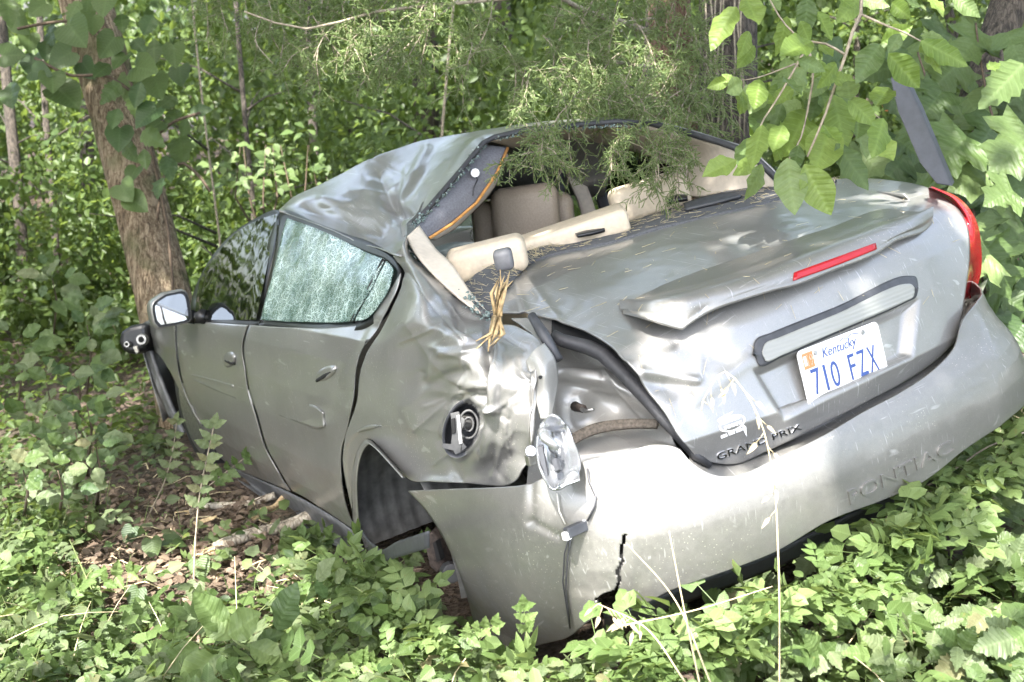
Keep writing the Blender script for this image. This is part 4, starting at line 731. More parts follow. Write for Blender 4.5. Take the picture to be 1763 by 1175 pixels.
strip('roof_lining', [[(845, 244, 'D', 4.24), (904, 230, 'D', 4.30), (987, 222, 'D', 4.34), (1060, 216, 'D', 4.35), (1112, 219, 'D', 4.34), (1182, 236, 'D', 4.22), (1240, 253, 'D', 4.12), (1286, 272, 'D', 4.02), (1352, 334, 'D', 3.98)], [(884, 256, 'D', 4.5), (930, 248, 'D', 4.6), (995, 241, 'D', 4.7), (1067, 256, 'D', 4.7), (1100, 264, 'D', 4.68), (1128, 275, 'D', 4.62), (1162, 290, 'D', 4.5), (1172, 312, 'D', 4.36), (1182, 338, 'D', 4.26)]], M['beige'], car, 60, 14, .006)
MB().tube([pt(q) + np.array([0, -.006, .004]) for q in ((1112, 213, 'D', 4.33), (1182, 231, 'D', 4.21), (1240, 248, 'D', 4.10), (1290, 266, 'D', 4.0), (1352, 326, 'D', 3.96))], .013, 6).build('window_seal', M['rubber'], car, True)
strip('roof_rail', [[(1112, 209, 'D', 4.36), (1182, 226, 'D', 4.24), (1240, 244, 'D', 4.12), (1292, 263, 'D', 4.02), (1356, 322, 'D', 3.98)], [(1112, 208, 'D', 4.5), (1182, 227, 'D', 4.4), (1240, 246, 'D', 4.3), (1292, 268, 'D', 4.2), (1360, 330, 'D', 4.1)]], M['paint'], car, 40, 6, .01)
strip('centre_pillar', [[(955, 250, 'D', 5.0), (975, 300, 'D', 4.98), (995, 345, 'D', 4.95), (1006, 385, 'D', 4.9)], [(985, 252, 'D', 5.0), (1003, 300, 'D', 4.98), (1020, 345, 'D', 4.95), (1032, 385, 'D', 4.9)]], M['beige'], car, 20, 5, .03)
strip('window_pillar', [[(985, 248, 'D', 5.02), (1008, 300, 'D', 5.0), (1028, 345, 'D', 4.97), (1036, 375, 'D', 4.95)], [(1012, 250, 'D', 5.02), (1036, 300, 'D', 5.0), (1052, 345, 'D', 4.97), (1062, 375, 'D', 4.95)]], M['black'], car, 20, 5, .03)
strip('seat_belt', [[(955, 290, 'D', 4.90), (962, 330, 'D', 4.88), (966, 385, 'D', 4.85)], [(970, 292, 'D', 4.90), (972, 330, 'D', 4.88), (975, 385, 'D', 4.85)]], M['plastic'], car, 14, 3, .004)
strip('window_glass', [[(1012, 240, 'D', 5.0), (1100, 255, 'D', 4.85), (1180, 285, 'D', 4.6)], [(1062, 380, 'D', 4.9), (1120, 365, 'D', 4.75), (1190, 345, 'D', 4.55)]], M['tint'], car, 16, 8, 0)
strip('window_frame', [[(868, 340, 'D', 5.4), (860, 305, 'D', 5.5), (862, 280, 'D', 5.55), (880, 258, 'D', 5.5)], [(840, 360, 'D', 5.4), (840, 305, 'D', 5.5), (846, 280, 'D', 5.55), (868, 250, 'D', 5.5)]], M['black'], car, 16, 4, .03)
MB().tube([at(826, 404, 'D', 4.9) + Rcar.T @ np.array([.042 * math.cos(q), .035 * math.sin(q), 0]) for q in np.linspace(0, 2 * math.pi, 20)], .003, 5, False).build('speaker_ring', M['chrome'], car, True)
# crumbs of safety glass along the broken rear window edge
ET = mesh('crumb', [(0, 0, .006), (.006, 0, 0), (0, .006, 0), (-.006, 0, .001), (0, -.006, 0), (0, 0, -.005)], [(0, 1, 2), (0, 2, 3), (0, 3, 4), (0, 4, 1), (5, 2, 1), (5, 3, 2), (5, 4, 3), (5, 1, 4)], smooth=False)
mb = MB(); bV = [v.co[:] for v in ET.vertices]; bF = [tuple(p.vertices) for p in ET.polygons]
def crumbs(pts, n, w):
    C = spline([pt(q) for q in pts], n)
    for c in C:
        for _ in range(2): o = RNG.normal(0, w, 3); s = RNG.uniform(.5, 1.3); q = Matrix.Rotation(RNG.uniform(0, 6), 3, Vector(RNG.normal(0, 1, 3)).normalized()); mb.add([np.array(q @ (Vector(v) * s)) + c + o for v in bV], bF)
crumbs([(703, 412, 'X', -.575), (731, 457, 'X', -.615), (788, 500, 'X', -.645), (843, 548, 'X', -.68)], 170, .010); crumbs([(706, 396, 'X', -.505), (738, 362, 'Y', .375), (792, 300, 'Y', .445), (832, 249, 'Y', .495)], 130, .006); crumbs([(850, 240, 'Y', .495), (904, 227, 'Y', .475), (987, 219, 'Y', .435), (1110, 216, 'Y', .33)], 90, .005)
cr = mb.build('broken_glass', M['crumb'], car); cr['kind'] = 'stuff'
MB().tube([pt(q) for q in ((700, 408, 'X', -.565), (729, 456, 'X', -.612), (786, 499, 'X', -.642), (842, 547, 'X', -.675))], .010, 6).build('window_seal', M['rubber'], quarter, True)
# ---------------------------------------------------------------- ground
def axis(a, b, c, d, n1, n2, n3): return np.unique(np.concatenate([np.linspace(a, b, n1), np.linspace(b, c, n2), np.linspace(c, d, n3)]))
gx = axis(-40, -4.0, 4.0, 40, 40, 150, 40); gy = axis(-12, 0, 7, 60, 18, 140, 60)
GX, GY = np.meshgrid(gx, gy); GZ = gz(GX, GY); Q = np.stack([GX, GY, 0 * GX], -1)
DIRT = ground_at(315, 965)[:2]; DIRT2 = ground_at(250, 850)[:2]
def gpx(x, y):
    P = np.stack([x, y, gz(x, y)], -1) - CAM; c = P @ Rcw.T; w = np.maximum(c[..., 2], .3); return PW / 2 + FPX * c[..., 0] / w, PH / 2 + FPX * c[..., 1] / w
def dirt(x, y):
    u, w = gpx(x, y); m0 = np.exp(-(((u - 330) / 190) ** 2 + ((w - 960) / 170) ** 2) ** 2)
    a = m0 + np.exp(-(((x - DIRT[0]) / .50) ** 2 + ((y - DIRT[1]) / .5) ** 2) ** 2); b = np.exp(-(((x - DIRT2[0]) / .36) ** 2 + ((y - DIRT2[1]) / .4) ** 2) ** 2); return np.minimum(np.maximum(a, b), 1)
DM = dirt(GX, GY); GZ = GZ + DM * (.03 + .03 * noise(Q, 6, 2) + .012 * noise(Q, 22, 3)) + .01 * noise(Q, 14, 8)
V = np.stack([GX, GY, GZ], -1).reshape(-1, 3); nu = len(gx); nv = len(gy); idx = np.arange(nu * nv).reshape(nv, nu)
g = link('ground', mesh('ground', V, np.stack([idx[:-1, :-1], idx[:-1, 1:], idx[1:, 1:], idx[1:, :-1]], -1).reshape(-1, 4)), M['soil']); g['kind'] = 'structure'
def in_car(x, y, z, m=0.0):
    P = (np.stack([x, y, z], -1) - CAR0) @ Rwc; return (np.abs(P[..., 0]) < .90 + m) & (P[..., 1] > -1.12 - m) & (P[..., 1] < 3.95 + m) & (P[..., 2] > -.3) & (P[..., 2] < 1.5)

# ---------------------------------------------------------------- leaves
def leaf_T(half, mid, fold=.25, bend=-.25, wave=.0, seed=0, cols=2):
    """half: outline of the right half from base to tip; mid: points on the midrib opposite them"""
    V = []; UV = []; F = []; n = len(half); r = np.random.default_rng(seed)
    def z(x, y): return fold * abs(x) + bend * (y ** 2) * .6 + wave * math.sin(y * 19 + seed) * abs(x) * 2 + wave * math.sin(x * 14 + seed * 2) * .25
    m_ = 2 * cols + 1
    for (x, y), m in zip(half, mid):
        for k in range(-cols, cols + 1): w = abs(k) / cols; X = x * k / cols; Y = m + (y - m) * w; V.append((X, Y, z(X, Y))); UV.append((X, Y))
    for i in range(n - 1):
        for k in range(m_ - 1): a = i * m_ + k; F.append((a, a + 1, a + m_ + 1, a + m_))
    return np.array(V), np.array(F), np.array(UV)
def ovate(n, w, peak=.42, tip=1.6, serr=0, **k):
    h = []; ys = np.linspace(0, 1, n)
    for i, y in enumerate(ys):
        x = w * (math.sin(math.pi * min(1, y ** (math.log(.5) / math.log(peak)))) ** .8) * (1 - .35 * max(0, y - .6) * tip); x = max(x, .004)
        if serr and 0 < i < n - 1: x *= 1 + (serr if i % 2 else -serr); y = y + (.02 if i % 2 else -.01)
        h.append((x, y))
    return leaf_T(h, [p[1] * .92 + .0 if 0 else max(0, p[1] - p[0] * .35) if 0 < i < n - 1 else p[1] for i, p in enumerate(h)], **k)
LT = {}
def tiny(w, fold, bend):
    V = np.array([(0, 0, 0), (w * .9, .25, fold * w), (w * .75, .66, fold * w + bend * .25), (0, 1, bend * .6), (-w * .75, .66, fold * w + bend * .25), (-w * .9, .25, fold * w)]); return V, np.array([(0, 1, 2, 3), (0, 3, 4, 5)]), V[:, :2].copy()
LT['tiny'] = [tiny(.30, .35, -.3), tiny(.38, .2, -.15), tiny(.24, .45, -.45)]
LT['low'] = [ovate(4, .30, fold=.2, bend=-.3, cols=1), ovate(4, .36, fold=.35, bend=-.15, cols=1), ovate(4, .26, fold=.1, bend=-.5, cols=1)]
LT['mid'] = [ovate(6, .30, fold=.25, bend=-.35, wave=.06, seed=i, cols=1) for i in range(3)] + [ovate(6, .38, peak=.34, fold=.2, bend=-.2, wave=.05, seed=5, cols=1)]
LT['ovate'] = [ovate(13, .245 + .015 * i, peak=.44 + .02 * i, fold=.10 + .06 * i, bend=-.30 + .16 * i, wave=.09, seed=i, cols=3) for i in range(4)]
LT['serr'] = [ovate(13, .27 + .02 * (i % 3), peak=.36, serr=.13, fold=.12 + .06 * i, bend=-.3 + .1 * i, wave=.10, seed=i, cols=2) for i in range(4)]
LT['gserr'] = [ovate(9, .26 + .025 * i, peak=.36, serr=.15, fold=.12 + .08 * i, bend=-.3 + .1 * i, wave=.10, seed=i, cols=1) for i in range(4)]
LT['govate'] = [ovate(7, .23 + .03 * i, peak=.42, fold=.10 + .07 * i, bend=-.30 + .14 * i, wave=.10, seed=i, cols=1) for i in range(4)]
LT['narrow'] = [ovate(6, .12 + .03 * i, peak=.40, fold=.2, bend=-.45 + .15 * i, wave=.05, seed=i, cols=1) for i in range(3)]
LT['heart'] = [leaf_T([(.004, .10), (.12, -.02), (.26, -.04), (.38, .08), (.44, .26), (.42, .44), (.33, .62), (.20, .80), (.08, .93), (.004, 1)], [.10, .11, .13, .2, .3, .42, .56, .74, .9, 1], fold=.15 + .1 * i, bend=-.2 - .1 * i, wave=.05, seed=i, cols=3) for i in range(2)]
LT['lobe'] = [leaf_T([(.004, .0), (.20, -.03), (.42, .02), (.60, -.02), (.52, .14), (.62, .30), (.74, .44), (.50, .46), (.36, .42), (.33, .52), (.40, .66), (.44, .80), (.26, .78), (.14, .84), (.004, 1.0)], [0, .04, .10, .14, .18, .24, .30, .36, .40, .50, .58, .66, .72, .82, 1.0], fold=.12 + .1 * i, bend=-.25, wave=.07, seed=i, cols=2) for i in range(3)]
def sprig(pairs, w, serr, seed):
    lv = ovate(5, w, peak=.4, serr=serr, fold=.25, bend=-.3, cols=1); VV = []; FF = []; UU = []; r = np.random.default_rng(seed); b = 0
    def put(p, a, L, tz):
        nonlocal b
        c, s = math.cos(a), math.sin(a); v = lv[0] * L; v = np.stack([v[:, 0] * c + v[:, 1] * s, -v[:, 0] * s + v[:, 1] * c, v[:, 2] + tz * v[:, 1]], -1) + p; VV.append(v); FF.append(lv[1] + b); UU.append(lv[2]); b += len(v)
    for i in range(pairs):
        y = .22 + .6 * i / max(1, pairs - 1)
        for sg in (-1, 1): put(np.array([0, y, -.12 * y * y]), sg * (1.0 - .25 * y) + r.normal(0, .12), (.40 - .08 * abs(i - pairs / 2 + .5)) * r.uniform(.85, 1.1), r.normal(-.1, .25))
    put(np.array([0, .84, -.1]), r.normal(0, .1), .42, -.3); st = np.array([(-.008, 0, 0), (.008, 0, 0), (-.006, .85, -.1), (.006, .85, -.1)]); VV.append(st); FF.append(np.array([(0, 1, 3, 2)]) + b); UU.append(np.zeros((4, 2)))
    return np.concatenate(VV), np.concatenate(FF), np.concatenate(UU)
LT['sprig'] = [sprig(3, .34, .14, 1), sprig(2, .40, .12, 2), sprig(1, .42, .14, 3), sprig(4, .30, .0, 4)]
def frames(yd, nrm):
    """rotation matrices whose columns are leaf x, y (towards the tip) and z (face)"""
    y = yd / (np.linalg.norm(yd, axis=1, keepdims=True) + 1e-9); z = nrm - y * (nrm * y).sum(1, keepdims=True); z /= np.linalg.norm(z, axis=1, keepdims=True) + 1e-9
    return np.stack([np.cross(y, z), y, z], -1)
def scatter(name, temps, P, R, S_, mat, rnd=None):
    """many leaves in one mesh"""
    P = np.asarray(P); n = len(P); k = RNG.integers(0, len(temps), n); rnd = RNG.uniform(0, 1, n) if rnd is None else rnd; VV = []; FF = []; UU = []; RR = []; b = 0
    for t, (V, F, U) in enumerate(temps):
        i = np.where(k == t)[0]
        if not len(i): continue
        v = np.einsum('nij,mj->nmi', R[i], V) * S_[i][:, None, None] + P[i][:, None]; VV.append(v.reshape(-1, 3)); FF.append((F[None] + (np.arange(len(i)) * len(V))[:, None, None] + b).reshape(-1, 4)); UU.append(np.tile(U, (len(i), 1))); RR.append(np.repeat(rnd[i], len(V))); b += len(i) * len(V)
    return mesh(name, np.concatenate(VV), np.concatenate(FF), np.concatenate(UU), np.concatenate(RR))
def rdir(n): v = RNG.normal(0, 1, (n, 3)); return v / np.linalg.norm(v, axis=1, keepdims=True)
def lie(n, tilt, hd=None, droop=.15):
    """leaves lying about flat: heading hd, random tilt"""
    a = RNG.uniform(0, 2 * math.pi, n) if hd is None else hd; y = np.stack([np.cos(a), np.sin(a), RNG.normal(-droop, .3, n)], -1); z = np.array([0, 0, 1.0]) + RNG.normal(0, tilt, (n, 3)); return frames(y, z)
LME = {}
def leaf_mesh(kind, i, mat):
    key = (kind, i % len(LT[kind]), mat)
    if key not in LME: V, F, U = LT[kind][key[1]]; me = mesh('leaf', V, F, U); me.materials.append(M[mat]); LME[key] = me
    return LME[key]
def leaf_obj(parent, kind, p, tip, nrm, mat, i=None, wid=1.0, name='leaf'):
    """one leaf as an object of its own, from its foot to its tip (world coordinates, parent at its own location)"""
    p = np.asarray(p, float); tip = np.asarray(tip, float); L = np.linalg.norm(tip - p); R = frames((tip - p)[None], np.asarray(nrm, float)[None])[0]
    o = bpy.data.objects.new(name, leaf_mesh(kind, random.randrange(9) if i is None else i, mat)); COL.objects.link(o); o.parent = parent
    m = np.eye(4); m[:3, :3] = R * np.array([L * wid, L, L]); m[:3, 3] = p - np.array(parent.location); o.matrix_local = Matrix(m.tolist()); return o
def mbw(parent): return MB(), np.array(parent.location)
def stem_obj(name, pts, r, mat, parent, n=5, smooth=True):
    o = np.array(parent.location) if parent is not None else 0; return MB().tube([np.asarray(q) - o for q in pts], r, n).build(name, mat, parent, smooth)

# ---------------------------------------------------------------- ground cover
def gpts(n, x0, x1, y0, y1): x = RNG.uniform(x0, x1, n); y = RNG.uniform(y0, y1, n); return x, y
def cover(n, x0, x1, y0, y1, keep, hmax):
    x, y = gpts(n, x0, x1, y0, y1); k = keep(x, y); x = x[k]; y = y[k]; h = RNG.beta(1.3, 1.6, len(x)) * hmax(x, y); z = gz(x, y) + h; P = np.stack([x, y, z], -1); ok = ~in_car(x, y, z, .01); return P[ok]
def patchy(x, y, sc, seed): return noise(np.stack([x, y, 0 * x], -1), sc, seed)
near_keep = lambda x, y: (RNG.uniform(0, 1, len(x)) > dirt(x, y) * .93) & (patchy(x, y, 1.3, 4) + RNG.uniform(-.6, .9, len(x)) > -.8)
def carfront(x, y): P = (np.stack([x, y, gz(x, y)], -1) - CAR0) @ Rwc; d = np.hypot(np.clip(np.abs(P[:, 0]) - .9, 0, 9), np.clip(-1.12 - P[:, 1], 0, 9)); return d
def lowf(x, y): u, w = gpx(x, y); return 1 - .75 * np.exp(-(((u - 320) / 270) ** 2 + ((w - 1175) / 170) ** 2) ** 2)
hn = lambda x, y: .10 + .19 * np.clip(carfront(x, y) / .6, 0, 1) * (.65 + .35 * patchy(x, y, 2, 6)) * lowf(x, y)
def stuffobj(name, me, mat, label=None, cat=None):
    o = link(name, me, M[mat]); o['kind'] = 'stuff'; return tag(o, label, cat)
wedge = lambda x, y: near_keep(x, y) & (np.abs(x) < 1.0 + .6 * y) & (RNG.uniform(0, 1, len(x)) < np.clip(1.25 - .12 * (y - 2.4), .5, 1))
P = cover(56000, -4.6, 4.4, 1.0, 6.2, wedge, hn)
sp = patchy(P[:, 0], P[:, 1], 1.1, 12) + RNG.normal(0, .42, len(P)); big = np.clip(1.0 + .06 * (P[:, 1] - 2), .9, 1.25)
for lo, hi, tem, sz, mat, lb in ((-9, -.36, LT['gserr'], (.022, .062), 'leaf', 'toothed green leaves in the low thicket around the car'), (-.36, -.12, LT['govate'], (.025, .07), 'leafdark', 'darker smooth leaves in the low thicket around the car'), (-.12, .12, LT['mid'], (.018, .05), 'leaflight', 'pale small leaves among the low ground cover'), (.12, .34, LT['narrow'], (.04, .10), 'leaf', 'narrow pointed leaves among the low ground cover'), (.34, 9, LT['govate'], (.022, .06), 'leafgrey', 'dusty grey-green leaves among the low ground cover')):
    k = (sp >= lo) & (sp < hi); a = P[k]; stuffobj('ground_cover', scatter('ground_cover', tem, a, lie(len(a), .6), RNG.uniform(*sz, len(a)) * big[k], None), mat, lb, 'ground cover')
P = cover(8200, -2.9, 3.1, 1.0, 4.7, wedge, lambda x, y: hn(x, y) * 1.2 + .02)
for lo, hi, mat, lb in ((0, .45, 'leaf', 'small compound-leaved sprigs standing in the ground cover'), (.45, .7, 'leaflight', 'bright light green sprigs standing in the ground cover'), (.7, 1, 'leafgrey', 'greyish sprigs standing in the ground cover')):
    q = RNG.uniform(0, 1, len(P)); k = (q >= lo) & (q < hi); a = P[k]; stuffobj('ground_cover', scatter('ground_cover', LT['sprig'], a, lie(len(a), .6, None, -.25), RNG.uniform(.07, .155, len(a)), None), mat, lb, 'ground cover')
# grassy bits and fine stems
n = 12000; x, y = gpts(n, -3, 3.2, 1.2, 5); k = near_keep(x, y) & ~in_car(x, y, gz(x, y), .05); x = x[k]; y = y[k]; z = gz(x, y); L = RNG.uniform(.08, .34, len(x)) * np.clip(hn(x, y) / .3, .4, 1); up = np.stack([RNG.normal(0, .35, len(x)), RNG.normal(0, .35, len(x)), np.ones(len(x))], -1)
blade = (np.array([(-.5, 0, 0), (.5, 0, 0), (-.35, .6, .0), (.35, .6, .0), (-.03, 1, -.12), (.03, 1, -.12)]) * [.024, 1, 1], np.array([(0, 1, 3, 2), (2, 3, 5, 4)]), np.zeros((6, 2)))
stuffobj('grass', scatter('grass', [blade], np.stack([x, y, z], -1), frames(up, rdir(len(x))), L, None), 'leaflight', 'scattered thin grass blades in the undergrowth', 'grass')
mb = MB()
for i in range(420):
    x = random.uniform(-1.8, 2.2); y = random.uniform(1.3, 4.4); z = float(gz(x, y))
    if in_car(np.array(x), np.array(y), z, .1) or random.random() < float(dirt(x, y)): continue
    h = float(hn(np.array([x]), np.array([y]))[0]); a = random.uniform(0, 6.3); L = random.uniform(.1, .42); st = random.random() < .5; p0 = np.array([x, y, z + (.0 if st else random.uniform(.3, 1.0) * h)]); dr = np.array([math.cos(a), math.sin(a), 0])
    p1 = p0 + dr * L * (.15 if st else .5) + np.array([0, 0, L * .5 if st else random.uniform(-.01, .05)]); p2 = p0 + dr * L * (.5 if st else 1) + np.array([0, 0, L * .8 if st else random.uniform(-.04, .04)])
    if not in_car(p2[0], p2[1], p2[2], .03): mb.tube(spline([p0, p1, p2], 5), [.0022, .002, .0018, .0015, .001], 4, False)
o = mb.build('straw', M['straw'], None, True); o['kind'] = 'stuff'; tag(o, 'dry pale stalks threaded through the green thicket', 'straw')
mb = MB()
for i in range(360):
    x = random.uniform(-2, 2.4); y = random.uniform(1.3, 4.6)
    if in_car(np.array(x), np.array(y), float(gz(x, y)), .06) or random.random() < float(dirt(x, y)): continue
    z = float(gz(x, y)); h = float(hn(np.array([x]), np.array([y]))[0]); mb.tube([(x, y, z), (x + random.gauss(0, .02), y + random.gauss(0, .02), z + h * .6), (x + random.gauss(0, .05), y + random.gauss(0, .05), z + h)], [.003, .0025, .0015], 4, False)
o = mb.build('plant_stems', M['stem'], None, True); o['kind'] = 'stuff'; tag(o, 'green plant stems carrying the low thicket', 'stems')
# further woodland floor
def keepf(x, y): return (np.abs(x) < 3.0 + .62 * y) & (RNG.uniform(-.5, 1, len(x)) + patchy(x, y, .7, 9) > -.2)
P = cover(125000, -13, 12, 6.0, 19, keepf, lambda x, y: .22 + .10 * patchy(x, y, .9, 3)); d = P[:, 1]
stuffobj('woodland_floor', scatter('woodland_floor', LT['tiny'], P, lie(len(P), .45), RNG.uniform(.04, .08, len(P)) * (.8 + .04 * d), None), 'leafback', 'low leafy carpet of the woodland floor', 'ground cover')
# dead leaves, bark chips and twigs on the bare soil
n = 4200; x = DIRT[0] + RNG.normal(0, .6, n); y = DIRT[1] + RNG.normal(0, .6, n); k = (dirt(x, y) > .15) & ~in_car(x, y, gz(x, y), .02); x = x[k]; y = y[k]; z = gz(x, y) + .05 * dirt(x, y) + RNG.uniform(.0, .03, len(x))
stuffobj('leaf_litter', scatter('leaf_litter', LT['mid'], np.stack([x, y, z], -1), lie(len(x), .35), RNG.uniform(.02, .055, len(x)), None), 'deadleaf', 'brown dead leaves and bark crumbs on the bare soil', 'leaf litter')
mb = MB(); mb2 = MB()
for i in range(420):
    x = DIRT[0] + random.gauss(0, .55); y = DIRT[1] + random.gauss(.1, .6)
    if in_car(np.array(x), np.array(y), gz(x, y), .02): continue
    a = random.uniform(0, 6.3); L = random.uniform(.03, .16); z = gz(x, y) + .05 * float(dirt(x, y)) + .015; (mb if i % 3 else mb2).tube([(x, y, z), (x + .5 * L * math.cos(a), y + .5 * L * math.sin(a), z + random.uniform(0, .02)), (x + L * math.cos(a + .2), y + L * math.sin(a + .2), z)], [.0025, .003, .0015], 4)
o = mb.build('twig_litter', M['twigdark'], None, True); o['kind'] = 'stuff'; tag(o, 'thin broken brown twigs strewn on the bare soil', 'twigs')
o = mb2.build('twig_litter', M['straw'], None, True); o['kind'] = 'stuff'; tag(o, 'pale dry stalks strewn on the bare soil', 'twigs')

# ---------------------------------------------------------------- undergrowth and far wood
def clumps(n, leaves, xr, yr, hr, rad, size, tem, seed):
    r = np.random.default_rng(seed); P = []; N = []
    for i in range(n):
        y = yr[0] + (yr[1] - yr[0]) * r.uniform() ** .8; x = r.uniform(-1, 1) * (xr + .55 * y); h = r.uniform(*hr); c = np.array([x, y, gz(x, y) + h * r.uniform(.45, .8)])
        m = leaves; q = r.normal(0, 1, (m, 3)); q /= np.linalg.norm(q, axis=1, keepdims=True); q *= (r.uniform(.35, 1, m) ** .5)[:, None]; P.append(c + q * np.array([rad, rad * .8, h * .5])); N.append(q * .5 + np.array([0, -.45, .8]) + r.normal(0, .45, (m, 3)))
    P = np.concatenate(P); N = np.concatenate(N); ok = (P[:, 2] > gz(P[:, 0], P[:, 1])) & ~in_car(P[:, 0], P[:, 1], P[:, 2], .25); P = P[ok]; N = N[ok]; yd = rdir(len(P)) + np.array([0, 0, -.5]); return P, frames(yd, N), r.uniform(size[0], size[1], len(P)) * (.75 + .03 * P[:, 1])
P, R, s = clumps(95, 720, .5, (7.4, 13.5), (.5, 2.5), .55, (.04, .11), None, 3)
k = ~((P[:, 0] < -1.2) & (P[:, 1] < 9.5) & (P[:, 2] > gz(P[:, 0], P[:, 1]) + .5)); P, R, s = P[k], R[k], s[k]
stuffobj('undergrowth', scatter('undergrowth', LT['tiny'], P, R, s, None), 'leafback', 'leafy shrub layer under the trees behind the car', 'undergrowth')
P, R, s = clumps(110, 420, 1.5, (13, 22), (1.5, 7), 1.3, (.07, .17), None, 4)
stuffobj('far_wood', scatter('far_wood', LT['tiny'], P, R, s, None), 'leafback', 'mass of sunlit leaves deeper in the wood', 'wood')
P, R, s = clumps(150, 250, 4, (20, 34), (3, 13), 2.4, (.16, .26), None, 5)
stuffobj('far_wood', scatter('far_wood', LT['tiny'], P, R, s, None), 'leafdark', 'dark wall of foliage at the back of the wood', 'wood')

def side(n, leaves, box, hr, rad, size, mat, seed, lb):
    r = np.random.default_rng(seed); P = []; N = []
    for i in range(n):
        x = r.uniform(box[0], box[1]); y = r.uniform(box[2], box[3]); h = r.uniform(*hr); q = r.normal(0, 1, (leaves, 3)); q /= np.linalg.norm(q, axis=1, keepdims=True); q *= (r.uniform(.3, 1, leaves) ** .5)[:, None]; P.append(np.array([x, y, gz(x, y) + h * .55]) + q * np.array([rad, rad, h * .5])); N.append(q * .5 + np.array([0, 0, .8]) + r.normal(0, .45, (leaves, 3)))
    P = np.concatenate(P); N = np.concatenate(N); c = (P - CAM) @ Rcw.T; u = FPX * c[:, 0] / np.maximum(c[:, 2], .01); keep = ~((c[:, 2] > .05) & (np.abs(u) < 940)); P, N = P[keep], N[keep]
    stuffobj('thicket', scatter('thicket', LT['tiny'], P, frames(rdir(len(P)) + [0, 0, -.5], N), r.uniform(size[0], size[1], len(P)), None), mat, lb, 'thicket')
side(46, 400, (-10, -4.6, .5, 9), (2.0, 6.5), 1.2, (.10, .17), 'leafback', 41, 'tall thicket at the wood edge left of the car')
side(40, 300, (-19, -6.5, 7, 21), (2.0, 7.0), 1.7, (.16, .26), 'leafback', 43, 'dense wood beyond the left edge, facing the car windows')
side(20, 320, (3.4, 8, 1.5, 8), (1.2, 4.0), 1.1, (.10, .17), 'leafback', 42, 'tall thicket at the wood edge right of the car')
# ---------------------------------------------------------------- trees
def trunk_mesh(pts, rads, n=22, rings=46, rough=.05, seed=0):
    C = spline(pts, rings); r = np.interp(np.linspace(0, 1, rings), np.linspace(0, 1, len(rads)), rads); V = []
    th = np.linspace(0, 2 * math.pi, n, endpoint=False); D = np.stack([np.cos(th), np.sin(th), 0 * th], -1)
    for i in range(rings):
        p = C[i] + D * r[i]; q = np.stack([np.cos(th) * 2.2, np.sin(th) * 2.2, 0 * th + C[i][2] * 1.1], -1); k = noise(q, 2.2, seed) * rough + noise(q, 1.0, seed + 1) * rough * .8 - np.abs(noise(np.stack([np.cos(th) * 7, np.sin(th) * 7, 0 * th + C[i][2] * 2.2], -1), 1.0, seed + 2)) * rough * .9; flare = 1 + .22 * math.exp(-i * 46 / rings / 2.0); V.append(C[i] + D * (r[i] * flare * (1 + k))[:, None])
    V = np.concatenate(V); F = np.array([(i * n + k, i * n + (k + 1) % n, (i + 1) * n + (k + 1) % n, (i + 1) * n + k) for i in range(rings - 1) for k in range(n)]); return mesh('trunk', V, F)
def tree(name, label, base_px, top_px, D, w_px, mat, up=7.5, cat='tree', group=None, limbs=(), seed=0, rings=150, n=56):
    """trunk traced between two sight lines at distance D, carried down to the ground and up past the frame"""
    a = wat(*base_px, D); b = wat(*top_px, D * 1.0); d = (b - a); a = a - d * ((a[2] - gz(a[0], a[1]) + .12) / d[2]) if d[2] > .05 else a; z0 = a[2]
    r = w_px / 2 * D / FPX; t = empty(name, a, None, label, cat, group); top = b + (b - a) / np.linalg.norm(b - a) * 1.0; end = np.array([top[0] + (top[0] - b[0]) * .6, top[1] + .3, z0 + up])
    L = [np.zeros(3), (a + (b - a) * .5) - a + np.array([.02, 0, 0]), b - a, top - a, end - a]; me = trunk_mesh(L, [r * 1.08, r, r * .96, r * .9, r * .45], n, rings, .07, seed); link('trunk', me, M[mat], t); t['tip'] = list(end); return t, a, b, end
t1, a1, b1, e1 = tree('ivy_clad_tree', 'leaning grey-barked tree wrapped in broad vine leaves by the front of the car', (279, 520), (158, 40), 7.2, 92, 'bark', 8, seed=1)
t2, a2, b2, e2 = tree('cedar_tree', 'reddish-barked cedar with feathery drooping sprays over the rear window', (1143, 220), (1138, 0), 6.2, 46, 'barkred', 8, seed=2)
t3, a3, b3, e3 = tree('rough_barked_tree', 'dark rough-barked tree hung with dry vines behind the right rear pillar', (1245, 240), (1256, 0), 6.0, 96, 'barkdark', 9, seed=3)
t4, a4, b4, e4 = tree('leaning_tree', 'brown leaning tree behind the lobed leaves at the far right', (1672, 190), (1740, 0), 5.2, 66, 'barkdark', 8, seed=4)
t5, *_ = tree('young_cedar', 'second thinner cedar trunk just right of the feathery cedar', (1188, 220), (1176, 20), 6.6, 28, 'barkred', 6, seed=5, cat='tree')
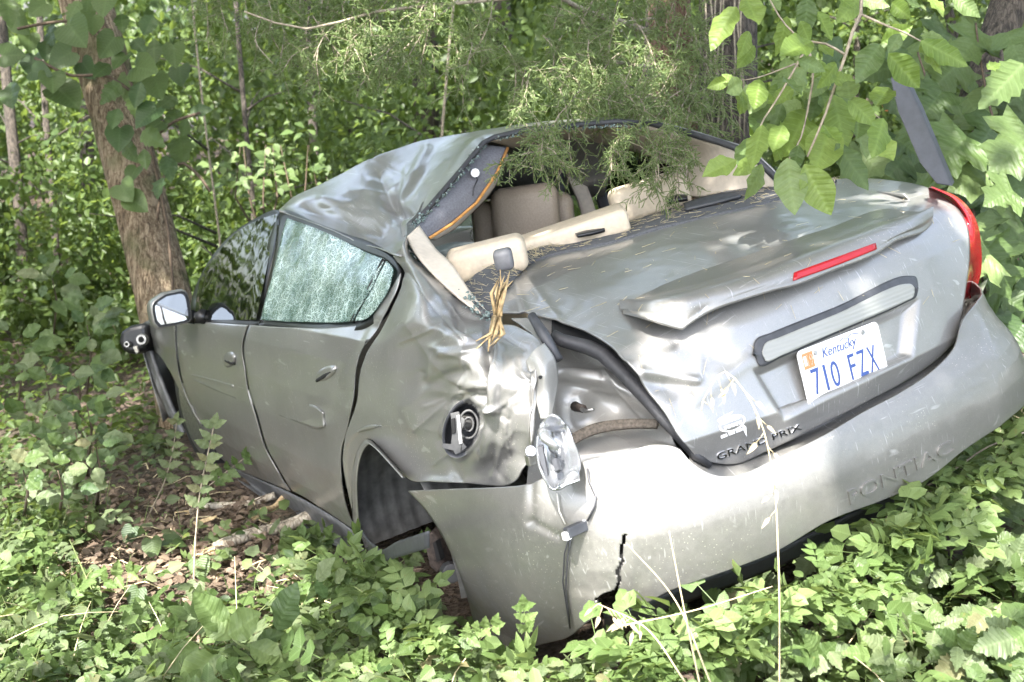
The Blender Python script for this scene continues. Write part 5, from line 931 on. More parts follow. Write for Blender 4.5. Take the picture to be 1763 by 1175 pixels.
sap = [((88, 345), (80, 215), 11, 12, 'thin dark sapling standing alone left of the vine tree'), ((148, 290), (150, 200), 14, 26, 'short brown trunk far behind the vine tree'), ((535, 180), (530, 60), 13, 16, 'dark slender trunk beyond the roof'), ((428, 300), (418, 160), 10, 9, 'crooked dark sapling right of the vine tree'), ((758, 230), (775, 60), 9, 5, 'thin bare stem rising behind the roof'),
       ((362, 300), (352, 205), 8.6, 4, 'pale dead stem right of the vine tree'), ((1110, 190), (1122, 20), 9, 22, 'slim trunk behind the cedar'), ((1200, 230), (1150, 60), 7.6, 12, 'bare slanting limb-like sapling between cedar and dark tree'), ((25, 300), (10, 120), 12, 20, 'dark trunk at the far left edge'), ((610, 200), (640, 20), 16, 30, 'grey trunk deep in the wood above the roof'), ((880, 150), (860, 0), 15, 36, 'shadowed trunk deep in the wood beyond the cedar'), ((1640, 60), (1620, -40), 9, 18, 'dark sapling trunk behind the upper right leaves'), ((1470, 160), (1478, 0), 11, 12, 'thin dark sapling behind the bright leaf branch')]
trees = [t1, t2, t3, t4]
for i, (bp, tp, D, w, lb) in enumerate(sap):
    t, a, b, e = tree('sapling', lb, bp, tp, D, w, 'twig' if 'pale' in lb or 'bare' in lb else 'barkdark', random.uniform(3.5, 6), 'sapling', None, seed=10 + i, rings=16, n=9)
    for k in range(5):
        f = random.uniform(.3, 1); p = (b - a) * f; an = random.uniform(0, 6.3); L = random.uniform(.4, 1.0); MB().tube([p, p + np.array([math.cos(an) * L * .5, math.sin(an) * L * .4, L * .25]), p + np.array([math.cos(an) * L, math.sin(an) * L * .8, L * .35])], [.012, .008, .003], 4).build('limb', M['barkdark'], t, True)
# crowns: leaves overhead, thinned where the photograph shows the sun coming through
def sun_gap(px, py, D, r): return wat(px, py, D), r
GAPS = [sun_gap(*q) for q in ((1120, 870, 2.75, .20), (1010, 860, 2.8, .14), (1260, 880, 2.85, .17), (1380, 850, 2.9, .12), (870, 720, 2.95, .13), (800, 700, 3.1, .07), (1190, 600, 2.8, .11), (1110, 590, 2.85, .06), (960, 800, 2.8, .10), (1150, 545, 2.75, .05), (1340, 1030, 2.6, .2), (450, 1080, 2.7, .20), (640, 1120, 2.6, .25), (900, 1150, 2.6, .2), (1180, 1120, 2.5, .25), (1500, 1050, 2.6, .35), (1680, 950, 2.8, .3), (300, 1120, 2.7, .2), (100, 820, 3.9, .15), (40, 1000, 3.2, .2), (1420, 200, 2.9, .10), (1340, 120, 2.9, .10), (1500, 130, 3.0, .12), (1720, 300, 3.8, .2), (330, 870, 3.9, .15), (530, 900, 3.6, .1), (1500, 1060, 2.6, .29), (1300, 1120, 2.4, .2), (560, 1130, 2.5, .29), (250, 1120, 2.7, .2), (1700, 950, 2.9, .29), (1620, 1120, 2.5, .14), (780, 1150, 2.5, .14), (40, 1100, 2.8, .16), (60, 950, 3.3, .25), (470, 330, 9.5, .4), (110, 300, 12, .5), (650, 250, 11, .35), (900, 60, 12, .4), (1500, 60, 8, .5), (40, 830, 4.2, .2), (400, 230, 9, .5), (520, 300, 9, .5), (570, 330, 8.5, .4), (620, 90, 5, .22), (760, 60, 5, .15), (980, 150, 4.7, .18), (1120, 110, 4.9, .18), (900, 200, 4.5, .12), (1060, 250, 4.1, .1), (1400, 220, 2.9, .34), (1550, 90, 3, .3), (1330, 60, 2.95, .2), (300, 930, 3.6, .34), (190, 860, 4.0, .2), (420, 960, 3.4, .14), (250, 60, 11, .5), (30, 200, 12, .5))]
SHADE = [sun_gap(*q) for q in ((1560, 800, 2.98, .17), (1690, 690, 3.35, .25), (1450, 640, 2.95, .17), (1600, 480, 3.3, .22), (1320, 450, 3.05, .17), (1050, 450, 3.5, .28), (1400, 370, 3.5, .16), (1230, 700, 2.8, .07), (800, 930, 3.15, .13), (900, 1010, 2.95, .13), (560, 620, 3.8, .32), (420, 650, 4.9, .4), (640, 350, 4.4, .3), (800, 290, 4.3, .25), (700, 560, 3.4, .14), (340, 450, 5.6, .4), (150, 520, 6.5, .6), (60, 620, 5.5, .5), (150, 700, 5.0, .45), (40, 450, 8, .7), (240, 380, 7.2, .4), (260, 120, 7, .5), (200, 620, 5.6, .4), (1585, 230, 3.75, .16), (1560, 170, 3.75, .12))]
def shade_twigs():  # extra leaf clusters added along the sun's rays to shade chosen spots
    P = []
    for T, rad in SHADE:
        n = int(2.3 * math.pi * rad * rad / .0052) + 4; t = (RNG.uniform(5.4, 6.6, n) - T[2]) / sunv[2]; P.append(T + t[:, None] * sunv + RNG.normal(0, rad * .62, (n, 3)) * [1, 1, .4])
    return np.concatenate(P)
def crown(cs, n, size, thin, seed):
    r = np.random.default_rng(seed); P = []
    for c, rad, m in cs:
        k = int(n * m); nc = max(6, k // 90); cc = r.normal(0, 1, (nc, 3)); cc /= np.linalg.norm(cc, axis=1, keepdims=True); cc = np.array(c) + cc * np.array(rad) * (r.uniform(.2, 1, (nc, 1)) ** .6); P.append(cc[r.integers(0, nc, k)] + r.normal(0, .33, (k, 3)))
    P = np.concatenate(P + ([shade_twigs()] if seed == 34 else [])); gap = np.zeros(len(P), bool)
    for T, rad in GAPS:
        d = P - T; t = d @ sunv; e = np.linalg.norm(d - t[:, None] * sunv, axis=1); gap |= (t > .6) & (e < rad + .05)
    for T, rad in SHADE:
        d = P - T; t = d @ sunv; e = np.linalg.norm(d - t[:, None] * sunv, axis=1); gap &= ~((t > .6) & (e < rad))
    keep = ~gap
    # nothing that belongs overhead hangs into the picture
    c = (P - CAM) @ Rcw.T; u = FPX * c[:, 0] / np.maximum(c[:, 2], .01); v = FPX * c[:, 1] / np.maximum(c[:, 2], .01)
    keep &= ~((c[:, 2] > .1) & (c[:, 2] < 9) & (np.abs(u) < 1000) & (np.abs(v) < 660)); P = P[keep]; N = r.normal(0, .5, (len(P), 3)) + np.array([0, 0, 1.0]); return P, frames(rdir(len(P)) + [0, 0, -.4], N), r.uniform(size[0], size[1], len(P))
def add_crown(t, cs, n, size, mat, seed, thin=0):
    P, R, s = crown(cs, n, size, thin, seed); o = link('crown', scatter('crown', LT['tiny'], P - np.array(t.location), R, s, None), M[mat], t); o['kind'] = 'stuff'
add_crown(t1, [((-7.2, 3.5, 5.5), (1.6, 3.0, 2.8), .35), ((-7.8, 8, 6.5), (2, 3, 3), .3), ((-2.5, 5.0, 6.2), (2.3, 2.4, 1.0), .5), ((-1.0, 3.0, 5.6), (1.6, 1.6, .7), .3), ((-4.2, 7.5, 6.5), (2, 2, 1), .2)], 15000, (.12, .19), 'leaf', 31)
add_crown(t3, [((1.4, 5.2, 6.8), (2.3, 2.2, 1.0), .45), ((.6, 2.6, 5.8), (1.9, 1.6, .8), .35), ((3.2, 6.5, 7.0), (2, 2, 1), .2)], 15000, (.12, .19), 'leaf', 32)
add_crown(t4, [((3.6, 4.2, 5.8), (1.9, 2.0, .9), .6), ((2.6, 2.2, 5.2), (1.3, 1.3, .6), .4)], 4500, (.12, .18), 'leaf', 33)
rt = empty('unseen_shade_tree', (-3.6, -1.2, gz(-3.6, -1.2)), None, 'unseen broad tree added behind the camera to shade the near end of the car', 'tree')  # unseen tree added for its shade, crown shaped to the sunlight
link('trunk', trunk_mesh([(0, 0, -.1), (.1, .1, 2), (.3, .3, 4), (.9, .8, 6.2)], [.24, .2, .17, .08], 18, 26, .07, 9), M['bark'], rt)
for q in ((2.2, 1.6, 5.6), (3.6, .6, 5.8), (1.6, 3.0, 5.7), (-.6, 2.2, 5.6), (3.0, 2.8, 6.0)): MB().tube([(.3, .3, 3.6), (np.array(q) + [.3, .3, 3.6]) / 2 + [0, 0, .3], q], [.09, .06, .02], 7).build('limb', M['bark'], rt, True)
add_crown(rt, [((-1.5, .6, 5.6), (2.0, 1.7, .8), .4), ((-.1, -.3, 5.9), (1.9, 1.5, .8), .3), ((-2.4, 2.2, 5.8), (1.6, 1.5, .8), .3)], 15000, (.11, .18), 'leaf', 34)
bt_ = [((-6, 11, 7.5), (3, 3, 1.6), .2), ((-1.5, 11, 8), (3, 3, 1.6), .2), ((3.5, 11, 8), (3, 3, 1.6), .2), ((0, 16, 9), (5, 3, 2), .2), ((-7, 16, 9), (4, 3, 2), .1), ((7, 15, 9), (4, 3, 2), .1)]
tb = empty('beech_tree', (-1.2, 15.5, gz(-1.2, 15.5)), None, 'tall woodland tree rising out of sight far behind the roof', 'tree'); link('trunk', trunk_mesh([(0, 0, -.1), (.05, 0, 4), (.1, .1, 9)], [.2, .17, .1], 14, 20, .06, 12), M['barkdark'], tb)
add_crown(tb, bt_, 19000, (.20, .30), 'leafback', 35)

# vine leaves on the left tree
vine = empty('climbing_vine', a1, None, 'broad-leaved green vine climbing the leaning left tree', 'vine')
ivp = [(95, 35), (125, 22), (150, 20), (88, 62), (180, 8), (50, 72), (80, 88), (185, 80), (205, 105), (240, 80), (265, 90), (300, 95), (55, 110), (90, 140), (115, 165), (20, 165), (35, 42), (175, 122), (150, 120), (190, 160), (222, 150), (237, 164), (270, 150), (232, 185), (252, 200), (265, 218), (300, 205), (205, 238), (228, 300), (236, 350), (275, 325), (265, 240), (312, 262), (290, 288), (222, 260), (318, 222), (345, 190), (160, 42), (130, 58), (105, 100), (65, 15), (210, 40), (255, 45), (248, 118), (285, 178), (198, 205), (215, 330), (250, 275), (310, 130), (20, 95), (15, 20), (70, 125)]
for i, (x, y) in enumerate(ivp):
    L = random.uniform(30, 54); an = math.radians(90 + random.gauss(0, 40)); D = 6.55 + random.uniform(-.15, .35) + (0.3 if abs(x - (160 + y * .22)) > 70 else 0)
    p = wat(x - .5 * L * math.cos(an), y - .5 * L * math.sin(an), D); q = wat(x + .5 * L * math.cos(an), y + .5 * L * math.sin(an), D - random.uniform(.0, .12)); leaf_obj(vine, random.choice(['heart', 'serr', 'ovate', 'heart']), p, q, np.array([random.gauss(0, .35), -1, random.uniform(.1, .9)]), 'leaf' if i % 3 else 'leafdark', wid=1.1)
for pts in (((300, 560), (290, 400), (265, 280), (230, 150), (180, 40), (165, -20)), ((270, 380), (285, 300), (310, 280), (340, 300), (362, 330)), ((230, 160), (180, 130), (120, 130), (60, 100)), ((200, 100), (150, 40), (80, 40), (30, 50)), ((262, 240), (300, 210), (345, 195))):
    stem_obj('vine_stem', [wat(x, y, 6.75) for x, y in spline(pts, 9)], [.010] * 9, M['twigdark'], vine)
# dry vines on the dark trunk
dv = empty('dry_vine', a3, None, 'thin bare dry vine stems hanging down the dark rough trunk', 'vine')
for i in range(8): x = 1212 + 10 * i + random.uniform(-4, 4); stem_obj('vine_stem', [wat(x + random.uniform(-6, 6), y, 5.80) for y in (-30, 40, 110, 170, 235)], .005, M['twig'], dv)

# ---------------------------------------------------------------- cedar sprays
def spray_ribbons(out, wood, base, d, L, depth=0, w=.0034):
    """a drooping twig that carries finer twigs, ending in needle-like shoots"""
    n = 7; p = base.copy(); d = d / np.linalg.norm(d); pts = [p.copy()]
    for i in range(n):
        d = d + np.array([RNG.normal(0, .13), RNG.normal(0, .13), RNG.normal(0, .10) - (.13 if depth == 0 else .05)]); d /= np.linalg.norm(d); p = p + d * L / n; pts.append(p.copy())
        if depth < 2:
            for s in range(2 if depth == 0 else 2):
                q = d * .7 + RNG.normal(0, .62, 3); spray_ribbons(out, wood, p, q, L * RNG.uniform(.28, .48) * (1.1 - i / n * .45), depth + 1, w)
    if depth < 2: wood.append((pts, (.0024 if depth == 0 else .0011)))
    else:
        for a, b in zip(pts[:-1:2], pts[2::2] + [pts[-1]]): out.append((a, b, w))
def ribbon_mesh(out):
    A = np.array([o[0] for o in out]); B = np.array([o[1] for o in out]); wd = np.array([o[2] for o in out]); t = B - A; s = np.cross(t, RNG.normal(0, 1, (len(A), 3))); s /= np.linalg.norm(s, axis=1, keepdims=True) + 1e-9; s2 = np.cross(t, s); s2 /= np.linalg.norm(s2, axis=1, keepdims=True) + 1e-9; h = wd[:, None] / 2
    V = np.stack([A + s * h, A - s * h * .5 + s2 * h * .87, A - s * h * .5 - s2 * h * .87, B + s * h * .6, B - s * h * .3 + s2 * h * .5, B - s * h * .3 - s2 * h * .5], 1).reshape(-1, 3); b = np.arange(len(A))[:, None, None] * 6
    F = (np.array([(0, 1, 4, 3), (1, 2, 5, 4)])[None] + b).reshape(-1, 4); return V, F, np.repeat(RNG.uniform(0, 1, len(A)), 6)
clus = [(480, 55, 5.2), (555, 85, 5.1), (610, 105, 5.0), (560, 30, 5.3), (690, 110, 4.9), (650, 45, 5.1), (760, 40, 5.0), (820, 60, 5.0), (730, 85, 4.9), (420, 30, 5.4), (350, 20, 5.6), (790, 105, 4.9), (530, 120, 5.0), (620, 10, 5.3), (700, 5, 5.3), (500, 5, 5.4), (660, 125, 4.9), (590, 60, 5.2),
        (905, 165, 4.7), (985, 205, 4.3), (1040, 200, 4.5), (1085, 180, 4.7), (1000, 130, 4.8), (1050, 85, 4.9), (1150, 150, 4.9), (960, 150, 4.8), (1110, 90, 5.0), (1180, 60, 5.1), (890, 130, 4.9), (1190, 190, 4.8), (1205, 110, 5.1), (1080, 30, 5.2), (1100, 205, 4.5), (1000, 170, 4.7), (1060, 140, 4.8), (1180, 130, 5.0), (1150, 20, 5.2), (940, 110, 4.9), (1215, 180, 5.0), (970, 60, 5.0), (1020, 40, 5.1), (1150, 200, 4.6)]
low = [(912, 262, 3.95), (930, 286, 3.9), (905, 290, 3.9), (940, 262, 3.95), (1088, 262, 4.05), (1075, 285, 4.0), (1128, 268, 4.05), (1130, 290, 4.0), (1188, 262, 4.1), (1195, 285, 4.1), (1165, 240, 4.2)]
for bi in range(6):
    out = []; wood = []
    for j, (x, y, D) in enumerate(clus + low):
        if j % 6 != bi: continue
        lo_ = j >= len(clus)
        for q in range(1 if lo_ else 2):
            b = wat(x + random.uniform(-26, 30), y - random.uniform(34, 62) * (.8 if lo_ else 1), D + random.uniform(.0, .25)); tp = wat(x + random.uniform(-30, 20), y + random.uniform(0, 26), D - random.uniform(0, .1)); spray_ribbons(out, wood, b, tp - b + np.array([0, 0, .12]), np.linalg.norm(tp - b) * random.uniform(1.0, 1.4), 0, .0044 * D / 4.4)
    V, F, rn = ribbon_mesh(out); sp_ = link('branch_spray', mesh('branch_spray', V - np.array(t2.location), F, np.zeros((len(V), 2)), rn), M['cedar'], t2); sp_['kind'] = 'stuff'
    mb = MB()
    for pts, r in wood: mb.tube([p - np.array(t2.location) for p in pts[::2] + [pts[-1]]], r, 4, False)
    tw = mb.build('twig', M['twig'], sp_, True); tw['kind'] = 'stuff'
for pts, r in ((((1125, 60), (1075, 40), (1010, 20), (950, -10), (880, -30)), .020), (((1135, 120), (1080, 110), (1010, 105), (940, 130), (890, 150)), .011), (((1140, 30), (1060, 45), (1005, 100), (960, 140)), .009), (((1130, 170), (1100, 195), (1050, 215), (1000, 230), (930, 250)), .008), (((950, -10), (800, 5), (650, 20), (520, 50), (420, 20)), .010), (((620, 15), (560, 60), (540, 100)), .005), (((1150, 160), (1165, 200), (1180, 240)), .007), (((790, 0), (730, 50), (690, 90), (650, 120)), .005), (((640, 50), (638, 90), (660, 130)), .004), (((450, 30), (440, 70), (470, 110)), .004)):
    D0 = 6.0 if pts[0][0] > 1100 else 5.3; stem_obj('limb', [wat(x, y, d) for (x, y), d in zip(spline(pts, 10), np.linspace(D0, 4.9 if pts[-1][1] < 200 else 4.3, 10))], np.linspace(r, r * .4, 10), M['twig'], t2, 6)

# ---------------------------------------------------------------- broad leaf branch in the upper right, in front of the car
br0 = wat(1480, -60, 2.95); lbh = empty('leafy_branch', br0, None, 'bright broad-leaved branch hanging in front of the boot lid, upper right', 'branch')
BL = [(1268, 12, 1219, 78), (1283, -8, 1305, 48), (1325, -8, 1342, 22), (1355, 28, 1342, 97), (1390, -8, 1388, 65), (1408, 20, 1432, 70), (1398, 70, 1342, 97), (1373, 103, 1424, 122), (1517, 74, 1572, 44), (1515, 76, 1477, 133), (1530, 92, 1583, 152), (1584, 72, 1669, 112), (1584, 62, 1630, 64), (1583, 75, 1624, 126), (1550, 58, 1529, 92), (1258, 137, 1217, 152), (1266, 140, 1244, 127), (1278, 140, 1246, 161), (1307, 138, 1300, 186), (1336, 182, 1289, 213), (1313, 216, 1292, 290), (1268, 275, 1209, 305), (1312, 283, 1291, 344), (1392, 188, 1345, 275), (1419, 148, 1395, 210), (1434, 163, 1461, 258), (1432, 213, 1399, 303), (1355, 273, 1369, 368), (1385, 283, 1431, 371), (1438, 248, 1498, 326), (1460, 170, 1512, 216), (1520, 205, 1505, 270), (1458, 138, 1464, 180), (1428, 135, 1482, 142), (1346, 178, 1331, 226), (1418, 215, 1442, 252), (1328, 243, 1349, 272), (1478, 0, 1532, 10), (1535, 4, 1568, 32), (1560, 0, 1582, 14), (1600, -6, 1628, 22), (1300, 275, 1268, 300), (1480, 190, 1474, 245), (1348, 215, 1330, 262), (1375, 250, 1366, 300), (1530, 150, 1506, 190), (1500, 230, 1536, 282), (1640, -5, 1690, 28), (1440, -8, 1470, 18), (1345, 130, 1376, 170), (1290, 215, 1318, 250), (1440, 110, 1415, 150), (1760, 110, 1690, 186), (1700, 120, 1725, 104)]
for i, (x0, y0, x1, y1) in enumerate(BL):
    D = 2.95 + random.uniform(-.12, .22) + (.5 if x0 > 1650 else 0); p = wat(x0, y0, D); q = wat(x1, y1, D - random.uniform(-.03, .07)); leaf_obj(lbh, 'serr' if x0 > 1650 else 'ovate', p, q, np.array([random.gauss(0, .45), -1, random.uniform(.1, .9)]), ['leafbright', 'leafbright', 'leaflight', 'leafbright', 'leaf'][i % 5], wid=random.uniform(.95, 1.15))
for pts, r in ((((1480, -60), (1482, 25), (1466, 60), (1456, 95), (1440, 140), (1420, 200), (1390, 270)), .006), (((1482, 25), (1520, 42), (1560, 58), (1590, 74)), .004), (((1390, 80), (1372, 112), (1340, 168), (1310, 215), (1290, 275)), .004), (((1456, 95), (1420, 75), (1385, 70), (1350, 40), (1320, -10)), .004), (((1440, 140), (1470, 165), (1515, 205)), .003), (((1370, 110), (1300, 135), (1265, 140)), .0025), (((1390, 80), (1400, 120), (1392, 180), (1378, 240), (1358, 275)), .004)):
    stem_obj('twig', [wat(x, y, 3.0) for x, y in spline(pts, 10)], np.linspace(r, r * .5, 10), M['twig'], lbh)
for i in range(46):
    x = random.gauss(1400, 85); y = random.gauss(150, 85); L = random.uniform(32, 62); an = math.radians(90 + random.gauss(0, 35)); D = random.uniform(3.05, 3.35)
    if y > 285 or x < 1255 or x > 1530: continue
    leaf_obj(lbh, 'ovate', wat(x, y, D), wat(x + L * math.cos(an), y + L * math.sin(an), D - .03), np.array([random.gauss(0, .5), -1, random.uniform(.1, .9)]), ['leafbright', 'leaflight'][i % 2], wid=random.uniform(.95, 1.15))
# lobed-leaf bush on the right
bsh0 = ground_at(1700, 640); bsh = empty('lobed_leaf_bush', bsh0, None, 'bush of big lobed leaves crowding the right tail lamp', 'bush')
LL = [(1763, 195, 1718, 255), (1770, 235, 1712, 290), (1705, 300, 1640, 322), (1700, 325, 1722, 378), (1600, 335, 1585, 300), (1690, 428, 1745, 505), (1700, 440, 1640, 470), (1720, 350, 1690, 420), (1640, 210, 1660, 262), (1600, 190, 1560, 230), (1660, 240, 1605, 290), (1740, 280, 1763, 340), (1760, 400, 1700, 440), (1620, 160, 1590, 200), (1665, 170, 1700, 215), (1560, 270, 1520, 315), (1500, 285, 1450, 310), (1545, 240, 1600, 275), (1680, 380, 1725, 430), (1755, 470, 1720, 545), (1710, 500, 1763, 530), (1725, 120, 1763, 165), (1650, 110, 1610, 150), (1710, 215, 1680, 270), (1740, 330, 1700, 350), (1640, 330, 1685, 372), (1480, 260, 1520, 300), (1575, 150, 1550, 190), (1690, 60, 1650, 100), (1735, 60, 1763, 110), (1560, 90, 1590, 130), (1760, 560, 1735, 600), (1745, 420, 1775, 470), (1670, 300, 1635, 270), (1615, 240, 1640, 290)]
for i, (x0, y0, x1, y1) in enumerate(LL):
    D = 4.2 + random.uniform(-.25, .5) + (.5 if y0 < 200 else 0); s = 1.15; xm, ym = (x0 + x1) / 2, (y0 + y1) / 2; p = wat(xm + (x0 - xm) * s, ym + (y0 - ym) * s, D); q = wat(xm + (x1 - xm) * s, ym + (y1 - ym) * s, D - .05)
    leaf_obj(bsh, 'lobe', p, q, np.array([random.gauss(0, .4), -1, random.uniform(.2, 1.1)]), ['leaf', 'leaf', 'leaflight', 'leafdark'][i % 4], wid=1.0)
for i in range(60):
    x = random.uniform(1440, 1790); y = random.uniform(40, 560); 
    if x < 1720 - 0 and y > 330 and x < 1640 + (y - 330) * .4: continue
    L = random.uniform(45, 85); an = math.radians(90 + random.gauss(0, 55)); D = random.uniform(4.7, 5.5); leaf_obj(bsh, random.choice(['lobe', 'serr', 'ovate']), wat(x, y, D), wat(x + L * math.cos(an), y + L * math.sin(an), D - .05), np.array([random.gauss(0, .5), -1, random.uniform(.2, 1.1)]), ['leaf', 'leafdark'][i % 2])
for pts in (((1700, 640), (1690, 450), (1660, 300), (1610, 180), (1580, 90)), ((1760, 640), (1750, 420), (1720, 250), (1690, 120), (1680, 40)), ((1690, 450), (1720, 400), (1760, 380))): stem_obj('stem', [wat(x, y, 4.6) for x, y in spline(pts, 10)], np.linspace(.010, .004, 10), M['twigdark'], bsh)
# torn plastic panel standing up beyond the boot
pp = [(1532, 134), (1545, 192), (1583, 281), (1612, 318), (1640, 322), (1610, 250), (1584, 188), (1562, 144), (1548, 130)]
tp_ = MB().prism([wat(x, y, 3.75) for x, y in pp], np.array([.02, .03, .01])).build('plastic_panel', M['plastic'], None, bevel=.006); tag(tp_, 'dark grey strip of torn plastic trim standing upright behind the boot lid', 'car trim')
og = MB().prism([wat(x, y, 5.4) for x, y in ((1516, 176), (1540, 180), (1542, 192), (1524, 192))], np.array([.0, .03, .01])).build('marker_tag', M['sticker'], None, bevel=.003); tag(og, 'small orange plastic tag among leaves beside the upright plastic strip', 'tag')

# ---------------------------------------------------------------- feature plants in the foreground
def plant(name, label, cat, base, group=None): return empty(name, base, None, label, cat, group)
def leaf_px(par, kind, x0, y0, x1, y1, D, mat, wid=1.0, dD=-.03, up=.8): leaf_obj(par, kind, wat(x0, y0, D), wat(x1, y1, D + dD), np.array([random.gauss(0, .25), -1, up + random.gauss(0, .25)]), mat, wid=wid)
b0 = ground_at(440, 1120); pk_ = plant('pokeweed', 'large smooth light green leaves fanned out at bottom centre left', 'plant', b0); D = b0[1] * 1.0
Dk = float(((b0 - CAM) @ Rcw.T)[2]) - .42
for q in ((478, 1086, 508, 1003, 'leafdark', 1.15), (392, 1094, 455, 1055, 'leaflight', 1.2), (343, 1112, 255, 1154, 'leaflight', 1.2), (400, 1110, 372, 1170, 'leaflight', 1.3), (430, 1110, 488, 1140, 'leaflight', 1.2), (400, 1100, 345, 1062, 'leaflight', 1.1), (452, 1140, 536, 1160, 'leaflight', 1.2), (440, 1110, 486, 1088, 'leaf', 1.2), (380, 1120, 310, 1180, 'leaflight', 1.2), (395, 1090, 330, 1020, 'leaflight', .9), (440, 1150, 440, 1200, 'leaf', 1.3), (345, 1050, 340, 1008, 'leaflight', 1.0), (500, 1100, 560, 1130, 'leafgrey', 1.2), (540, 1140, 600, 1110, 'leaf', 1.2)): leaf_px(pk_, 'ovate', *q[:4], Dk + random.uniform(-.1, .1), q[4], q[5])
stem_obj('stem', [b0, wat(430, 1120, Dk), wat(400, 1100, Dk - .02)], [.006, .005, .004], M['stem'], pk_)
b0 = ground_at(690, 1090); hl_ = plant('smilax', 'bluish glossy leaves low against the bumper corner', 'plant', b0); Dk = float(((b0 - CAM) @ Rcw.T)[2]) - .34
for q in ((660, 1012, 642, 1052), (700, 1040, 650, 1075), (690, 1050, 735, 1030), (735, 1020, 760, 1048), (600, 1060, 640, 1095), (720, 1085, 690, 1120), (620, 1030, 585, 1060), (760, 1060, 730, 1090), (560, 1030, 545, 1000), (545, 1000, 570, 960), (575, 1000, 600, 985), (650, 1100, 610, 1130)): leaf_px(hl_, 'ovate', *q, Dk + random.uniform(-.06, .06), random.choice(['leafdark', 'leaf', 'leafgrey']), 1.25, up=1.2)
stem_obj('stem', [b0, wat(690, 1060, Dk), wat(610, 1010, Dk)], [.005, .004, .003], M['stem'], hl_)
b0 = ground_at(150, 1150); hv = plant('heart_leaf_vine', 'heart-shaped leaves trailing at the lower left', 'vine', b0); Dk = float(((b0 - CAM) @ Rcw.T)[2]) - .05
for q in ((150, 1104, 146, 1152), (165, 900, 160, 875), (230, 905, 215, 940), (20, 990, 15, 1040), (40, 960, 60, 920), (185, 905, 150, 915), (340, 960, 350, 1000), (280, 930, 310, 925), (20, 900, 30, 940), (75, 930, 110, 955), (60, 1010, 95, 985), (110, 890, 85, 880), (260, 925, 265, 965), (240, 1010, 225, 1050), (100, 1010, 130, 1040), (340, 1000, 330, 1040), (175, 1080, 200, 1110), (150, 980, 170, 1010)):
    g_ = ground_at((q[0] + q[2]) / 2, (q[1] + q[3]) / 2); dk = float(((g_ - CAM) @ Rcw.T)[2]) - .26; leaf_px(hv, 'heart', *q, dk, random.choice(['leaf', 'leafdark', 'leafgrey']), 1.0, up=1.4)
stem_obj('stem', [b0, wat(160, 1020, Dk + .3), wat(120, 930, Dk + .7)], .003, M['stem'], hv)
# pinnate seedlings: thin stems with paired leaflets
def pinnate(name, label, stem_px, D, pairs, mat, L0=26, smat='stem', r=.003, start=.3):
    s = spline(stem_px, 24); base = wat(*stem_px[0], D); t = plant(name, label, 'seedling', base); stem_obj('stem', [wat(x, y, D) for x, y in s], np.linspace(r, r * .5, 24), M[smat], t)
    for i in range(pairs):
        f = start + (1 - start) * i / max(1, pairs - 1); k = min(23, int(f * 23)); x, y = s[k]; k2 = max(0, k - 2); tx, ty = s[k][0] - s[k2][0], s[k][1] - s[k2][1]; a0 = math.atan2(ty, tx)
        for sg in (-1, 1):
            a = a0 + sg * math.radians(random.uniform(45, 80)); L = L0 * random.uniform(.8, 1.2) * (1 - .25 * f); leaf_px(t, 'serr', x, y, x + L * math.cos(a), y + L * math.sin(a), D - .004, mat, .95)
    x, y = s[-1]; leaf_px(t, 'serr', x, y, x + L0 * .8 * math.cos(a0), y + L0 * .8 * math.sin(a0), D, mat, .95); return t
def gD(x, y, h=.0): return float(((ground_at(x, y) - CAM) @ Rcw.T)[2]) - h
pinnate('ash_seedling', 'slender seedling with small leaflets before the sill, nearest the front wheel', [(242, 915), (262, 875), (283, 830), (300, 760), (304, 728)], gD(242, 915), 6, 'leafgrey', 24, 'twig', .004, .55)
pinnate('ash_seedling', 'slender pale-stemmed seedling with small leaflets before the front door', [(333, 1040), (336, 940), (344, 850), (358, 780), (368, 735)], gD(333, 1040), 8, 'leafgrey', 30, 'twig', .0045, .55)
pinnate('ash_seedling', 'short side sprig of leaflets below the front door', [(345, 850), (380, 820), (420, 790)], gD(345, 900), 5, 'leaf', 24, 'twig', .003, .35)
pinnate('creeper_sprig', 'upright light green sprig in front of the bumper corner', [(908, 1100), (905, 1075), (902, 1048)], 2.62, 3, 'leaflight', 28, 'stem', .002, .3)
pinnate('creeper_sprig', 'light green sprig leaning against the bumper end near the arch', [(800, 1100), (825, 1085), (850, 1078)], 2.62, 4, 'leaflight', 24, 'stem', .002, .1)
sprigs = [((15, 1120), (60, 1050), (130, 1010)), ((180, 1160), (200, 1100), (260, 1040)), ((60, 1175), (110, 1150), (190, 1120)), ((110, 1040), (160, 1010), (220, 985)), ((250, 1175), (290, 1130), (300, 1080)), ((20, 960), (70, 900), (120, 870)), ((700, 1170), (740, 1130), (800, 1120)), ((820, 1175), (850, 1140), (900, 1125)), ((560, 1175), (590, 1150), (640, 1140)), ((660, 1000), (700, 960), (740, 930)), ((480, 960), (520, 930), (560, 925)), ((1000, 1170), (1040, 1130), (1060, 1100))]
wh = ['at the lower left corner', 'below the bare soil', 'along the bottom left edge', 'left of the bare soil', 'at the bottom left of the big light leaves', 'under the front wing at left', 'below the bumper corner', 'under the cracked bumper end', 'at the bottom centre', 'beside the wheel arch', 'by the pale broken log', 'under the bumper crack']
for s, w_ in zip(sprigs, wh): pinnate('creeper_sprig', 'green creeper sprig with paired leaflets ' + w_, list(s), gD(*s[1], .34), 6, random.choice(['leaf', 'leaflight', 'leaf']), 30, 'stem', .002, .15)
